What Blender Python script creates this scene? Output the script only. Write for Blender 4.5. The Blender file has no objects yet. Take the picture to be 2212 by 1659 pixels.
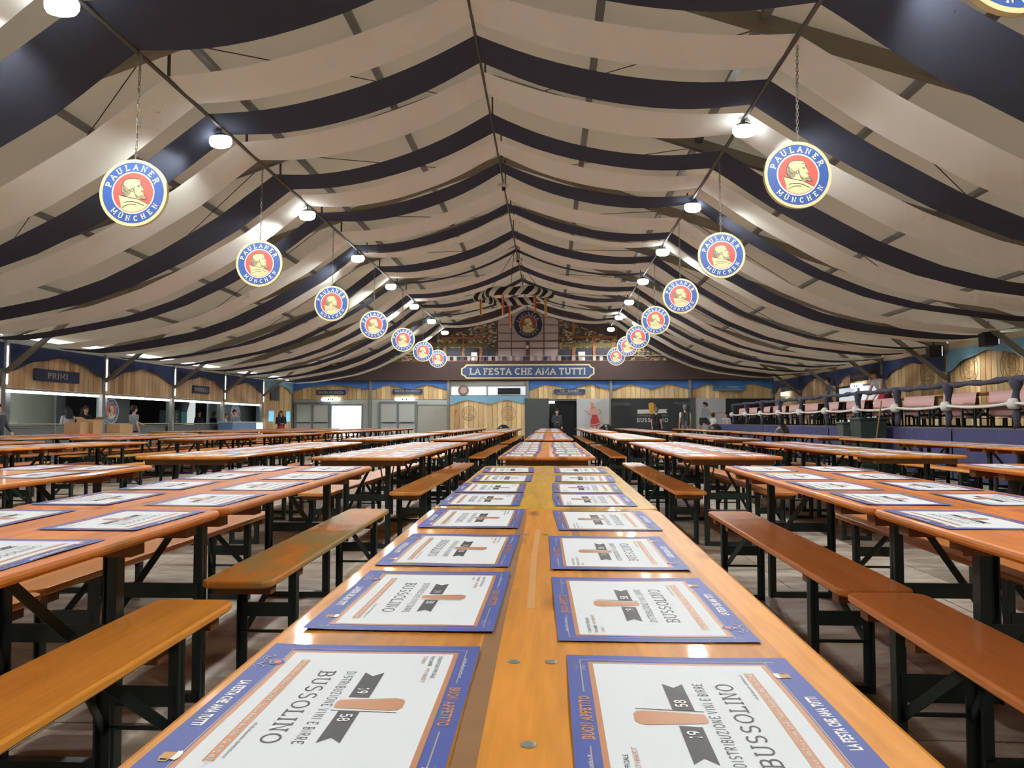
import bpy, bmesh, math, random
import numpy as np
from mathutils import Vector, Matrix, Euler

random.seed(7)
SC = bpy.context.scene
COL = SC.collection
PI = math.pi

# ------------------------------------------------------------------ camera, sky, exposure
FPX, CX, CY = 1597.0, 1106.0, 829.5
CAMZ = 1.056
VPX, VPY = 1186.0, 911.0
PITCH = math.atan((VPY - CY) / FPX)
YAW = math.atan((VPX - CX) * math.cos(PITCH) / FPX)
cam_d = bpy.data.cameras.new('camera')
cam = bpy.data.objects.new('camera', cam_d)
COL.objects.link(cam)
cam_d.sensor_fit = 'HORIZONTAL'
cam_d.sensor_width = 36.0
cam_d.lens = FPX / 2212.0 * 36.0
cam_d.clip_start = 0.05
cam_d.clip_end = 400
cam.location = (0, 0, CAMZ)
cam.rotation_euler = (PI / 2 + PITCH, 0, YAW)
SC.camera = cam

world = bpy.data.worlds.new('overcast_sky')
SC.world = world
world.use_nodes = True
bg = world.node_tree.nodes['Background']
bg.inputs['Color'].default_value = (0.90, 0.95, 1.0, 1)
bg.inputs['Strength'].default_value = 4.2

SC.view_settings.view_transform = 'Standard'
SC.view_settings.look = 'None'
SC.view_settings.gamma = 1.0
SC.view_settings.use_curve_mapping = False
SC.view_settings.exposure = 0.0
try:
    SC.cycles.use_denoising = True
    SC.cycles.max_bounces = 5
    SC.cycles.diffuse_bounces = 3
    SC.cycles.glossy_bounces = 2
    SC.cycles.transmission_bounces = 3
    SC.cycles.use_light_tree = False
    SC.cycles.use_adaptive_sampling = True
    SC.cycles.adaptive_threshold = 0.15
    SC.cycles.adaptive_min_samples = 14
    SC.cycles.sample_clamp_indirect = 4.0
    SC.cycles.caustics_reflective = False
    SC.cycles.caustics_refractive = False
except Exception:
    pass

LAMP_POWER = 350.0      # each floodlight, watts

# camera basis, used to turn measured photo positions into places in the hall
_F = Vector((-math.sin(YAW) * math.cos(PITCH), math.cos(YAW) * math.cos(PITCH), math.sin(PITCH)))
_R = Vector((math.cos(YAW), math.sin(YAW), 0))
_U = _R.cross(_F)
def ray(px, py):
    return _F + _R * ((px - CX) / FPX) + _U * ((CY - py) / FPX)
def P(px, py, Y):
    d = ray(px, py); t = Y / d.y
    return Vector((d.x * t, Y, CAMZ + d.z * t))
def PXW(px, py, X):
    d = ray(px, py); t = X / d.x
    return Vector((X, d.y * t, CAMZ + d.z * t))
def proj(p):
    v = Vector(p) - Vector((0, 0, CAMZ))
    w = v.dot(_F)
    if w < 0.01: return None
    return CX + FPX * v.dot(_R) / w, CY - FPX * v.dot(_U) / w

# ------------------------------------------------------------------ materials
def lin(c):
    c = c / 255.0
    return c / 12.92 if c <= 0.04045 else ((c + 0.055) / 1.055) ** 2.4
def C(r, g, b): return (lin(r), lin(g), lin(b), 1.0)

MATS = {}
def new_mat(name):
    m = bpy.data.materials.new(name); m.use_nodes = True
    MATS[name] = m
    return m, m.node_tree.nodes, m.node_tree.links, m.node_tree.nodes['Principled BSDF']

def plain(name, col, rough=0.6, metal=0.0, noise=0.0, nscale=8.0, spec=0.5, tint=False, bump=0.0, emit=None):
    m, N, L, B = new_mat(name)
    B.inputs['Base Color'].default_value = col
    B.inputs['Roughness'].default_value = rough
    B.inputs['Metallic'].default_value = metal
    B.inputs['Specular IOR Level'].default_value = spec
    if emit:
        B.inputs['Emission Color'].default_value = col
        B.inputs['Emission Strength'].default_value = emit
    src = None
    if noise > 0:
        tc = N.new('ShaderNodeTexCoord'); nt = N.new('ShaderNodeTexNoise')
        nt.inputs['Scale'].default_value = nscale; nt.inputs['Detail'].default_value = 4
        L.new(tc.outputs['Object'], nt.inputs['Vector'])
        mx = N.new('ShaderNodeMix'); mx.data_type = 'RGBA'
        mx.inputs['A'].default_value = tuple(c * (1 - noise) for c in col[:3]) + (1,)
        mx.inputs['B'].default_value = tuple(min(1, c * (1 + noise)) for c in col[:3]) + (1,)
        L.new(nt.outputs['Fac'], mx.inputs['Factor'])
        src = mx.outputs['Result']
        if bump:
            bp = N.new('ShaderNodeBump'); bp.inputs['Strength'].default_value = bump
            bp.inputs['Distance'].default_value = 0.01
            L.new(nt.outputs['Fac'], bp.inputs['Height']); L.new(bp.outputs['Normal'], B.inputs['Normal'])
    if tint:
        oi = N.new('ShaderNodeObjectInfo')
        mu = N.new('ShaderNodeMix'); mu.data_type = 'RGBA'; mu.blend_type = 'MULTIPLY'
        mu.inputs['Factor'].default_value = 1
        if src is not None: L.new(src, mu.inputs['A'])
        else: mu.inputs['A'].default_value = col
        L.new(oi.outputs['Color'], mu.inputs['B'])
        src = mu.outputs['Result']
    if src is not None: L.new(src, B.inputs['Base Color'])
    return m

def wood(name, axis='Y', strips=0.085, rough=0.3, gloss=True, contrast=0.22, tint=True, col=(1, 1, 1, 1), scale=1.0, worn=0.0, worncol=(0.3, 0.25, 0.15, 1), bumpy=0.08, knots=False):
    """boards of grain; colour comes from the object's own colour"""
    m, N, L, B = new_mat(name)
    tc = N.new('ShaderNodeTexCoord')
    mp = N.new('ShaderNodeMapping')
    s = {'X': (1.2, 14, 14), 'Y': (14, 1.2, 14), 'Z': (14, 14, 1.2)}[axis]
    mp.inputs['Scale'].default_value = tuple(v * scale for v in s)
    L.new(tc.outputs['Object'], mp.inputs['Vector'])
    oi = N.new('ShaderNodeObjectInfo')
    ad = N.new('ShaderNodeVectorMath'); ad.operation = 'ADD'
    sc = N.new('ShaderNodeVectorMath'); sc.operation = 'SCALE'; sc.inputs[0].default_value = (31, 17, 23)
    L.new(oi.outputs['Random'], sc.inputs['Scale'])
    L.new(mp.outputs['Vector'], ad.inputs[0]); L.new(sc.outputs['Vector'], ad.inputs[1])
    nt = N.new('ShaderNodeTexNoise'); nt.inputs['Scale'].default_value = 1.0
    nt.inputs['Detail'].default_value = 4; nt.inputs['Distortion'].default_value = 0.6
    L.new(ad.outputs['Vector'], nt.inputs['Vector'])
    wv = N.new('ShaderNodeTexNoise'); wv.inputs['Scale'].default_value = 5.0; wv.inputs['Detail'].default_value = 2
    L.new(ad.outputs['Vector'], wv.inputs['Vector'])
    # laminated strips across
    sx = N.new('ShaderNodeSeparateXYZ'); L.new(tc.outputs['Object'], sx.inputs['Vector'])
    cross = {'X': 'Y', 'Y': 'X', 'Z': 'X'}[axis]
    dv = N.new('ShaderNodeMath'); dv.operation = 'DIVIDE'; dv.inputs[1].default_value = strips
    L.new(sx.outputs[cross], dv.inputs[0])
    fl = N.new('ShaderNodeMath'); fl.operation = 'FLOOR'; L.new(dv.outputs[0], fl.inputs[0])
    a2 = N.new('ShaderNodeMath'); a2.operation = 'ADD'; L.new(fl.outputs[0], a2.inputs[0]); L.new(oi.outputs['Random'], a2.inputs[1])
    wn = N.new('ShaderNodeTexWhiteNoise'); wn.noise_dimensions = '1D'; L.new(a2.outputs[0], wn.inputs['W'])
    mx1 = N.new('ShaderNodeMath'); mx1.operation = 'MULTIPLY_ADD'; mx1.inputs[1].default_value = 0.55
    L.new(nt.outputs['Fac'], mx1.inputs[0])
    h = N.new('ShaderNodeMath'); h.operation = 'MULTIPLY'; h.inputs[1].default_value = 0.32
    L.new(wn.outputs['Value'], h.inputs[0]); L.new(h.outputs[0], mx1.inputs[2])
    h2 = N.new('ShaderNodeMath'); h2.operation = 'MULTIPLY_ADD'; h2.inputs[1].default_value = 0.42
    L.new(wv.outputs['Fac'], h2.inputs[0]); L.new(mx1.outputs[0], h2.inputs[2])
    rp = N.new('ShaderNodeValToRGB')
    lo, hi = 1 - contrast * 1.3, 1 + contrast * 0.75
    rp.color_ramp.elements[0].position = 0.36; rp.color_ramp.elements[1].position = 0.92
    rp.color_ramp.elements[0].color = (lo * 0.98, lo * 0.90, lo * 0.82, 1)
    rp.color_ramp.elements[1].color = (hi, hi, hi, 1)
    L.new(h2.outputs[0], rp.inputs['Fac'])
    mu = N.new('ShaderNodeMix'); mu.data_type = 'RGBA'; mu.blend_type = 'MULTIPLY'; mu.inputs['Factor'].default_value = 1
    L.new(rp.outputs['Color'], mu.inputs['A'])
    if tint: L.new(oi.outputs['Color'], mu.inputs['B'])
    else: mu.inputs['B'].default_value = col
    out = mu.outputs['Result']
    if knots:
        vo = N.new('ShaderNodeTexVoronoi'); vo.inputs['Scale'].default_value = 1.0
        km = N.new('ShaderNodeMapping'); km.inputs['Scale'].default_value = {'X': (2.2, 6.5, 1), 'Y': (6.5, 2.2, 1), 'Z': (6.5, 1, 2.2)}[axis]
        L.new(tc.outputs['Object'], km.inputs['Vector'])
        ka = N.new('ShaderNodeVectorMath'); ka.operation = 'ADD'; L.new(km.outputs['Vector'], ka.inputs[0]); L.new(sc.outputs['Vector'], ka.inputs[1])
        L.new(ka.outputs['Vector'], vo.inputs['Vector'])
        kr = N.new('ShaderNodeValToRGB'); kr.color_ramp.elements[0].position = 0.05; kr.color_ramp.elements[0].color = (.45, .36, .30, 1)
        kr.color_ramp.elements[1].position = 0.16; kr.color_ramp.elements[1].color = (1, 1, 1, 1)
        L.new(vo.outputs['Distance'], kr.inputs['Fac'])
        k2 = N.new('ShaderNodeMix'); k2.data_type = 'RGBA'; k2.blend_type = 'MULTIPLY'; k2.inputs['Factor'].default_value = .8
        L.new(out, k2.inputs['A']); L.new(kr.outputs['Color'], k2.inputs['B']); out = k2.outputs['Result']
    if worn > 0:
        wt = N.new('ShaderNodeTexNoise'); wt.inputs['Scale'].default_value = 5.0; wt.inputs['Detail'].default_value = 5
        wm = N.new('ShaderNodeMapping'); wm.inputs['Scale'].default_value = {'X': (.35, 1, 1), 'Y': (1, .35, 1), 'Z': (1, 1, .35)}[axis]
        L.new(tc.outputs['Object'], wm.inputs['Vector']); L.new(wm.outputs['Vector'], wt.inputs['Vector'])
        wr = N.new('ShaderNodeValToRGB'); wr.color_ramp.elements[0].position = 0.62 - worn * 0.35; wr.color_ramp.elements[1].position = 0.70 - worn * 0.25
        L.new(wt.outputs['Fac'], wr.inputs['Fac'])
        wx = N.new('ShaderNodeMix'); wx.data_type = 'RGBA'; L.new(wr.outputs['Color'], wx.inputs['Factor'])
        L.new(out, wx.inputs['A']); wx.inputs['B'].default_value = worncol
        out = wx.outputs['Result']
    L.new(out, B.inputs['Base Color'])
    B.inputs['Roughness'].default_value = rough
    if gloss:
        B.inputs['Specular IOR Level'].default_value = 0.22
        B.inputs['Coat Weight'].default_value = 0.30
        B.inputs['Coat Roughness'].default_value = 0.07
    if bumpy:
        bp = N.new('ShaderNodeBump'); bp.inputs['Strength'].default_value = bumpy; bp.inputs['Distance'].default_value = 0.006
        L.new(nt.outputs['Fac'], bp.inputs['Height']); L.new(bp.outputs['Normal'], B.inputs['Normal'])
        if gloss: L.new(bp.outputs['Normal'], B.inputs['Coat Normal'])
    return m

def cloth(name, col, trans, rough=0.9, noise=0.06, weave=True):
    m, N, L, B = new_mat(name)
    N.remove(B)
    out = N['Material Output']
    tc = N.new('ShaderNodeTexCoord'); nt = N.new('ShaderNodeTexNoise'); nt.inputs['Scale'].default_value = 1.3; nt.inputs['Detail'].default_value = 5
    L.new(tc.outputs['Object'], nt.inputs['Vector'])
    mx = N.new('ShaderNodeMix'); mx.data_type = 'RGBA'
    mx.inputs['A'].default_value = tuple(c * (1 - noise) for c in col[:3]) + (1,)
    mx.inputs['B'].default_value = tuple(min(1, c * (1 + noise)) for c in col[:3]) + (1,)
    L.new(nt.outputs['Fac'], mx.inputs['Factor'])
    df = N.new('ShaderNodeBsdfDiffuse'); L.new(mx.outputs['Result'], df.inputs['Color'])
    tr = N.new('ShaderNodeBsdfTranslucent'); tr.inputs['Color'].default_value = trans
    ad = N.new('ShaderNodeAddShader'); L.new(df.outputs[0], ad.inputs[0]); L.new(tr.outputs[0], ad.inputs[1])
    L.new(ad.outputs[0], out.inputs['Surface'])
    return m

M_TOP = wood('varnished_table_wood', 'Y', rough=0.46, contrast=0.30, knots=True, worn=0.10, worncol=C(170, 112, 48), bumpy=0.05)
M_BENCH = wood('varnished_bench_wood', 'Y', strips=0.13, rough=0.38, contrast=0.16, bumpy=0)
M_BENCHW = wood('worn_bench_wood', 'Y', strips=0.13, rough=0.55, gloss=False, contrast=0.18, worn=0.62, worncol=C(176, 150, 92), bumpy=0)
M_BATTEN = wood('raw_batten_wood', 'X', rough=0.6, gloss=False, contrast=0.15, tint=False, col=C(122, 76, 40), bumpy=0)
M_STEEL = plain('dark_green_steel', C(26, 40, 36), 0.42, 0.0, noise=0.25, nscale=20)
M_PLANK = wood('plank_wood', 'Z', strips=5, rough=0.7, gloss=False, contrast=0.22, scale=0.6, bumpy=0)
M_PAPER = plain('white_paper', C(226, 235, 242), 0.6, spec=.3)
M_BLUE = plain('blue_print', C(70, 90, 170), 0.5, spec=.35)
M_TAN = plain('tan_print', C(192, 132, 88), 0.45)
M_INK = plain('black_ink', C(46, 48, 52), 0.5)
M_GOLDL = plain('gold_line_print', C(168, 160, 150), 0.45)
M_WPR = plain('white_print', C(238, 240, 238), 0.45)
M_CREAM = cloth('cream_drape', C(228, 234, 228), (0.225, 0.215, 0.185, 1))
M_NAVY = cloth('navy_drape', C(72, 77, 90), (0.006, 0.006, 0.008, 1))
M_ROOF = cloth('roof_tarpaulin', C(196, 180, 152), (0.036, 0.0305, 0.0225, 1), noise=0.04)
M_PVC = cloth('white_pvc_wall', C(200, 205, 200), (0.10, 0.105, 0.10, 1))
M_PANE = cloth('milky_window_pane', C(225, 230, 232), (0.34, 0.35, 0.36, 1))
M_ALU = plain('grey_aluminium', C(150, 150, 144), 0.45, 0.25)
M_BEAM = plain('tent_beam', C(140, 132, 118), 0.5, 0.15)
M_PIPE = plain('scaffold_pipe', C(92, 88, 82), 0.45, 0.4)
M_BLACK = plain('black', C(24, 24, 27), 0.6)
M_DGREY = plain('anthracite_panel', C(78, 86, 86), 0.7, noise=0.05)
M_CHAR = plain('charcoal_panel', C(46, 49, 54), 0.6)
M_LGREY = plain('light_grey_panel', C(186, 190, 192), 0.6)
M_SWAGN = plain('navy_swag', C(54, 70, 116), 0.85, noise=0.25, nscale=2.5)
M_SWAGB = plain('blue_swag', C(74, 124, 200), 0.85, noise=0.2, nscale=2.5)
M_SWAGL = plain('light_blue_swag', C(130, 178, 204), 0.85, noise=0.2, nscale=2.5)
M_SIGN = plain('navy_sign', C(58, 74, 108), 0.6)
M_SIGNT = plain('sign_letter', C(200, 202, 198), 0.6)
M_BROWN = plain('dark_brown_board', C(78, 62, 60), 0.7, noise=0.1, nscale=1.5)
M_GOLD = plain('gold_edge', C(226, 214, 160), 0.5)
M_EBLUE = plain('emblem_blue', C(60, 96, 168), 0.45)
M_ERED = plain('emblem_red', C(242, 98, 86), 0.45)
M_EWHITE = plain('emblem_white', C(240, 242, 240), 0.45)
M_ELINE = plain('emblem_line', C(66, 64, 86), 0.5)
M_EHAIR = plain('emblem_hair', C(160, 150, 116), 0.5)
M_LENS = plain('lamp_lens', (0.96, 0.98, 1.0, 1), 0.3, emit=14.0)

M_LAMPB = plain('lamp_body', C(70, 70, 70), 0.5, 0.3)
M_EXIT = plain('exit_lens', (0.92, 1.0, 0.94, 1), 0.4, emit=2.2)
M_WGLOW = plain('white_glow', (0.95, 1.0, 0.97, 1), 0.4, emit=5.0)
M_GREENS = plain('exit_green', C(40, 130, 80), 0.5)
M_CARD = plain('cardboard', C(178, 142, 100), 0.8, noise=0.08)
M_SKIRT = cloth('platform_skirt_cloth', C(84, 86, 122), (0, 0, 0, 1), noise=0.12)
M_WRAP = plain('blue_grey_wrap', C(64, 66, 82), 0.8, noise=0.25, nscale=14, bump=0.4)
M_ROPE = plain('white_rope', C(222, 222, 218), 0.8, noise=0.08, nscale=30, bump=0.5)
M_PINK = cloth('pink_tablecloth', C(214, 178, 178), (0.02, 0.015, 0.015, 1))
M_BIN = plain('bin_green', C(44, 62, 54), 0.5, noise=0.1)
M_BAG = plain('bin_bag', C(34, 36, 38), 0.3, noise=0.2, nscale=10, bump=0.5)
M_GARL = plain('dark_green_garland', C(34, 38, 34), 0.85, noise=0.35, nscale=30, bump=0.6)
M_RIB = plain('white_ribbon', C(214, 214, 206), 0.6)
M_RED = plain('red_ribbon', C(206, 66, 52), 0.6)
M_YEL = plain('yellow_ribbon', C(208, 172, 96), 0.6)
M_TIMB = plain('mauve_timber_print', C(106, 78, 92), 0.7)
M_FAC = plain('facade_print', C(196, 186, 184), 0.7, noise=0.03)
M_OTIM = plain('brown_timber_print', C(164, 108, 66), 0.7, noise=0.1)
M_BEER = plain('beer_print', C(206, 156, 44), 0.5)
M_DOOR = plain('door_grey', C(196, 202, 200), 0.5)
M_DFRAME = plain('door_frame_grey', C(136, 146, 150), 0.5)
M_CONC = plain('outside_paving', C(190, 188, 180), 0.9, noise=0.1)
M_TAPE = plain('brown_adhesive_residue', C(140, 98, 50), 0.55, noise=0.25, nscale=25)
M_TAPE2 = plain('pale_adhesive_residue', C(212, 158, 92), 0.4, noise=0.1, nscale=25)
M_BOLT = plain('zinc_bolt', C(150, 156, 150), 0.4, 0.6)
M_SCREEN = plain('ticket_window_glow', C(120, 200, 232), 0.4, emit=0.9)
M_COOLER = plain('cooler_blue', C(96, 132, 176), 0.5)
M_COOLGL = plain('cooler_light', C(180, 210, 240), 0.4, emit=1.2)
M_STAMP = plain('burnt_wood_stamp', C(116, 92, 66), 0.8)
M_SIGNLB = plain('bright_blue_sign', C(70, 140, 196), 0.6)

for _m in (M_LENS, M_EXIT, M_WGLOW, M_SCREEN, M_COOLGL): _m.cycles.emission_sampling = 'NONE'
def floor_material():
    m, N, L, B = new_mat('stained_floor_board')
    tc = N.new('ShaderNodeTexCoord')
    geo = N.new('ShaderNodeNewGeometry')
    n1 = N.new('ShaderNodeTexNoise'); n1.inputs['Scale'].default_value = 2.2; n1.inputs['Detail'].default_value = 8; n1.inputs['Distortion'].default_value = 1.0
    mp = N.new('ShaderNodeMapping'); mp.inputs['Scale'].default_value = (0.7, 1.8, 1)
    L.new(geo.outputs['Position'], mp.inputs['Vector']); L.new(mp.outputs['Vector'], n1.inputs['Vector'])
    r1 = N.new('ShaderNodeValToRGB')
    e = r1.color_ramp.elements
    e[0].position = 0.30; e[0].color = C(120, 98, 84)
    e[1].position = 0.72; e[1].color = C(190, 186, 174)
    k = e.new(0.45); k.color = C(160, 148, 134)
    L.new(n1.outputs['Fac'], r1.inputs['Fac'])
    n2 = N.new('ShaderNodeTexNoise'); n2.inputs['Scale'].default_value = 9; n2.inputs['Detail'].default_value = 6
    L.new(mp.outputs['Vector'], n2.inputs['Vector'])
    r2 = N.new('ShaderNodeValToRGB'); r2.color_ramp.elements[0].position = 0.35; r2.color_ramp.elements[0].color = (0.82, 0.80, 0.78, 1)
    r2.color_ramp.elements[1].position = 0.6; r2.color_ramp.elements[1].color = (1.02, 1.02, 1.0, 1)
    L.new(n2.outputs['Fac'], r2.inputs['Fac'])
    oi = N.new('ShaderNodeObjectInfo')
    r3 = N.new('ShaderNodeMapRange'); r3.inputs['To Min'].default_value = 0.84; r3.inputs['To Max'].default_value = 1.1
    L.new(oi.outputs['Random'], r3.inputs['Value'])
    mu = N.new('ShaderNodeMix'); mu.data_type = 'RGBA'; mu.blend_type = 'MULTIPLY'; mu.inputs['Factor'].default_value = 1
    L.new(r1.outputs['Color'], mu.inputs['A']); L.new(r2.outputs['Color'], mu.inputs['B'])
    vm = N.new('ShaderNodeVectorMath'); vm.operation = 'SCALE'
    L.new(mu.outputs['Result'], vm.inputs[0]); L.new(r3.outputs['Result'], vm.inputs['Scale'])
    L.new(vm.outputs['Vector'], B.inputs['Base Color'])
    B.inputs['Roughness'].default_value = 0.62
    return m
M_FLOOR = floor_material()

def crowd_material():
    m, N, L, B = new_mat('crowd_scene_print')
    tc = N.new('ShaderNodeTexCoord')
    mp = N.new('ShaderNodeMapping'); mp.inputs['Scale'].default_value = (1, 1, 1.5)
    L.new(tc.outputs['Object'], mp.inputs['Vector'])
    vo = N.new('ShaderNodeTexVoronoi'); vo.inputs['Scale'].default_value = 9.0
    nz = N.new('ShaderNodeTexNoise'); nz.inputs['Scale'].default_value = 3
    L.new(mp.outputs['Vector'], vo.inputs['Vector']); L.new(mp.outputs['Vector'], nz.inputs['Vector'])
    sp = N.new('ShaderNodeSeparateColor'); L.new(vo.outputs['Color'], sp.inputs['Color'])
    rp = N.new('ShaderNodeValToRGB'); rp.color_ramp.interpolation = 'CONSTANT'
    cols = [(0, C(70, 70, 60)), (.18, C(122, 104, 80)), (.32, C(78, 80, 100)), (.45, C(190, 160, 130)), (.58, C(88, 90, 66)), (.72, C(160, 142, 100)), (.86, C(206, 196, 182))]
    e = rp.color_ramp.elements
    e[0].position = 0; e[0].color = cols[0][1]
    e[1].position = cols[1][0]; e[1].color = cols[1][1]
    for p_, c_ in cols[2:]:
        k = e.new(p_); k.color = c_
    L.new(sp.outputs['Red'], rp.inputs['Fac'])
    L.new(rp.outputs['Color'], B.inputs['Base Color'])
    B.inputs['Roughness'].default_value = 0.8
    return m
M_CROWD = crowd_material()

# ------------------------------------------------------------------ mesh helpers
class MB:
    def __init__(s): s.v = []; s.f = []; s.m = []
    def add(s, vs, fs, mi=0):
        o = len(s.v); s.v += [tuple(v) for v in vs]
        for f in fs: s.f.append(tuple(o + i for i in f)); s.m.append(mi)
        return s
    def box(s, x0, x1, y0, y1, z0, z1, mi=0):
        vs = [(x0, y0, z0), (x1, y0, z0), (x1, y1, z0), (x0, y1, z0), (x0, y0, z1), (x1, y0, z1), (x1, y1, z1), (x0, y1, z1)]
        return s.add(vs, [(3, 2, 1, 0), (4, 5, 6, 7), (0, 1, 5, 4), (1, 2, 6, 5), (2, 3, 7, 6), (3, 0, 4, 7)], mi)
    def bar(s, p, q, w, h, mi=0, side=None):
        p = Vector(p); q = Vector(q); d = (q - p).normalized()
        a = Vector(side) if side else (Vector((0, 0, 1)) if abs(d.z) < 0.9 else Vector((1, 0, 0)))
        x = d.cross(a).normalized(); y = x.cross(d).normalized()
        vs = []
        for c in (p, q):
            for sx, sy in ((-1, -1), (1, -1), (1, 1), (-1, 1)):
                vs.append(c + x * (sx * w / 2) + y * (sy * h / 2))
        return s.add(vs, [(3, 2, 1, 0), (4, 5, 6, 7), (0, 1, 5, 4), (1, 2, 6, 5), (2, 3, 7, 6), (3, 0, 4, 7)], mi)
    def tube(s, path, r, n=8, mi=0, cap=True):
        path = [Vector(p) for p in path]; k = len(path)
        rs = r if isinstance(r, (list, tuple)) else [r] * k
        up = None; vs = []
        for i, p in enumerate(path):
            d = (path[min(i + 1, k - 1)] - path[max(i - 1, 0)]).normalized()
            if up is None:
                up = Vector((0, 0, 1)) if abs(d.z) < 0.9 else Vector((1, 0, 0))
            x = d.cross(up)
            if x.length < 1e-6: x = d.cross(Vector((0, 1, 0)))
            x.normalize(); y = x.cross(d).normalized(); up = y
            for j in range(n):
                a = 2 * PI * j / n
                vs.append(p + (x * math.cos(a) + y * math.sin(a)) * rs[i])
        fs = []
        for i in range(k - 1):
            for j in range(n):
                fs.append((i * n + j, i * n + (j + 1) % n, (i + 1) * n + (j + 1) % n, (i + 1) * n + j))
        if cap:
            fs.append(tuple(range(n))[::-1]); fs.append(tuple((k - 1) * n + j for j in range(n)))
        return s.add(vs, fs, mi)
    def poly(s, pts, mi=0):
        return s.add(pts, [tuple(range(len(pts)))], mi)
    def prism(s, pts, off, mi=0):
        n = len(pts); o = Vector(off)
        vs = [Vector(p) for p in pts] + [Vector(p) + o for p in pts]
        fs = [tuple(range(n)), tuple(range(2 * n - 1, n - 1, -1))] + [(i, n + i, n + (i + 1) % n, (i + 1) % n) for i in range(n)]
        return s.add(vs, fs, mi)
    def lathe(s, prof, n=16, mi=0, sx=1, sy=1):
        vs = []; k = len(prof)
        for r, z in prof:
            for j in range(n):
                a = 2 * PI * j / n
                vs.append((r * sx * math.cos(a), r * sy * math.sin(a), z))
        fs = []
        for i in range(k - 1):
            for j in range(n):
                fs.append((i * n + j, i * n + (j + 1) % n, (i + 1) * n + (j + 1) % n, (i + 1) * n + j))
        if prof[0][0] > 1e-4: fs.append(tuple(range(n))[::-1])
        if prof[-1][0] > 1e-4: fs.append(tuple((k - 1) * n + j for j in range(n)))
        return s.add(vs, fs, mi)
    def slab(s, L, W, z0, z1, r, bev, mi=0, seg=5):
        """rounded rectangle board, length along Y"""
        def ring(ins, z):
            out = []
            for cx, cy, a0 in ((W / 2 - r, L / 2 - r, 0), (-W / 2 + r, L / 2 - r, 90), (-W / 2 + r, -L / 2 + r, 180), (W / 2 - r, -L / 2 + r, 270)):
                for i in range(seg + 1):
                    a = math.radians(a0 + 90 * i / seg)
                    out.append((cx + (r - ins) * math.cos(a), cy + (r - ins) * math.sin(a), z))
            return out
        b = bev
        rings = [ring(b, z0), ring(0, z0 + b), ring(0, z1 - b), ring(b * .3, z1 - b * .3), ring(b, z1)]
        n = len(rings[0]); vs = sum(rings, [])
        fs = []
        for i in range(len(rings) - 1):
            for j in range(n):
                fs.append((i * n + j, i * n + (j + 1) % n, (i + 1) * n + (j + 1) % n, (i + 1) * n + j))
        fs.append(tuple(range(n))[::-1]); fs.append(tuple((len(rings) - 1) * n + j for j in range(n)))
        return s.add(vs, fs, mi)
    def mesh(s, name, mats, smooth=False):
        me = bpy.data.meshes.new(name)
        me.from_pydata(s.v, [], s.f)
        for m in (mats if isinstance(mats, (list, tuple)) else [mats]): me.materials.append(m)
        me.polygons.foreach_set('material_index', s.m)
        if smooth: me.polygons.foreach_set('use_smooth', [True] * len(me.polygons))
        me.update()
        return me
    def build(s, name, mats, parent=None, loc=None, rot=None, smooth=False):
        return link(s.mesh(name, mats, smooth), name, parent, loc, rot)

def link(me, name, parent=None, loc=None, rot=None):
    o = bpy.data.objects.new(name, me); COL.objects.link(o)
    if parent is not None: o.parent = parent
    if loc is not None: o.location = loc
    if rot is not None: o.rotation_euler = rot
    return o
def empty(name, loc=(0, 0, 0), rot=(0, 0, 0), parent=None):
    o = bpy.data.objects.new(name, None); COL.objects.link(o)
    o.location = loc; o.rotation_euler = rot; o.empty_display_size = 0.2
    if parent is not None: o.parent = parent
    return o
def tag(o, label=None, cat=None, group=None, kind=None):
    if label: o['label'] = label
    if cat: o['category'] = cat
    if group: o['group'] = group
    if kind: o['kind'] = kind
    return o
ORD = ['first', 'second', 'third', 'fourth', 'fifth', 'sixth', 'seventh', 'eighth', 'ninth', 'tenth', 'eleventh', 'twelfth', 'thirteenth', 'fourteenth', 'fifteenth', 'sixteenth']

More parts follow.
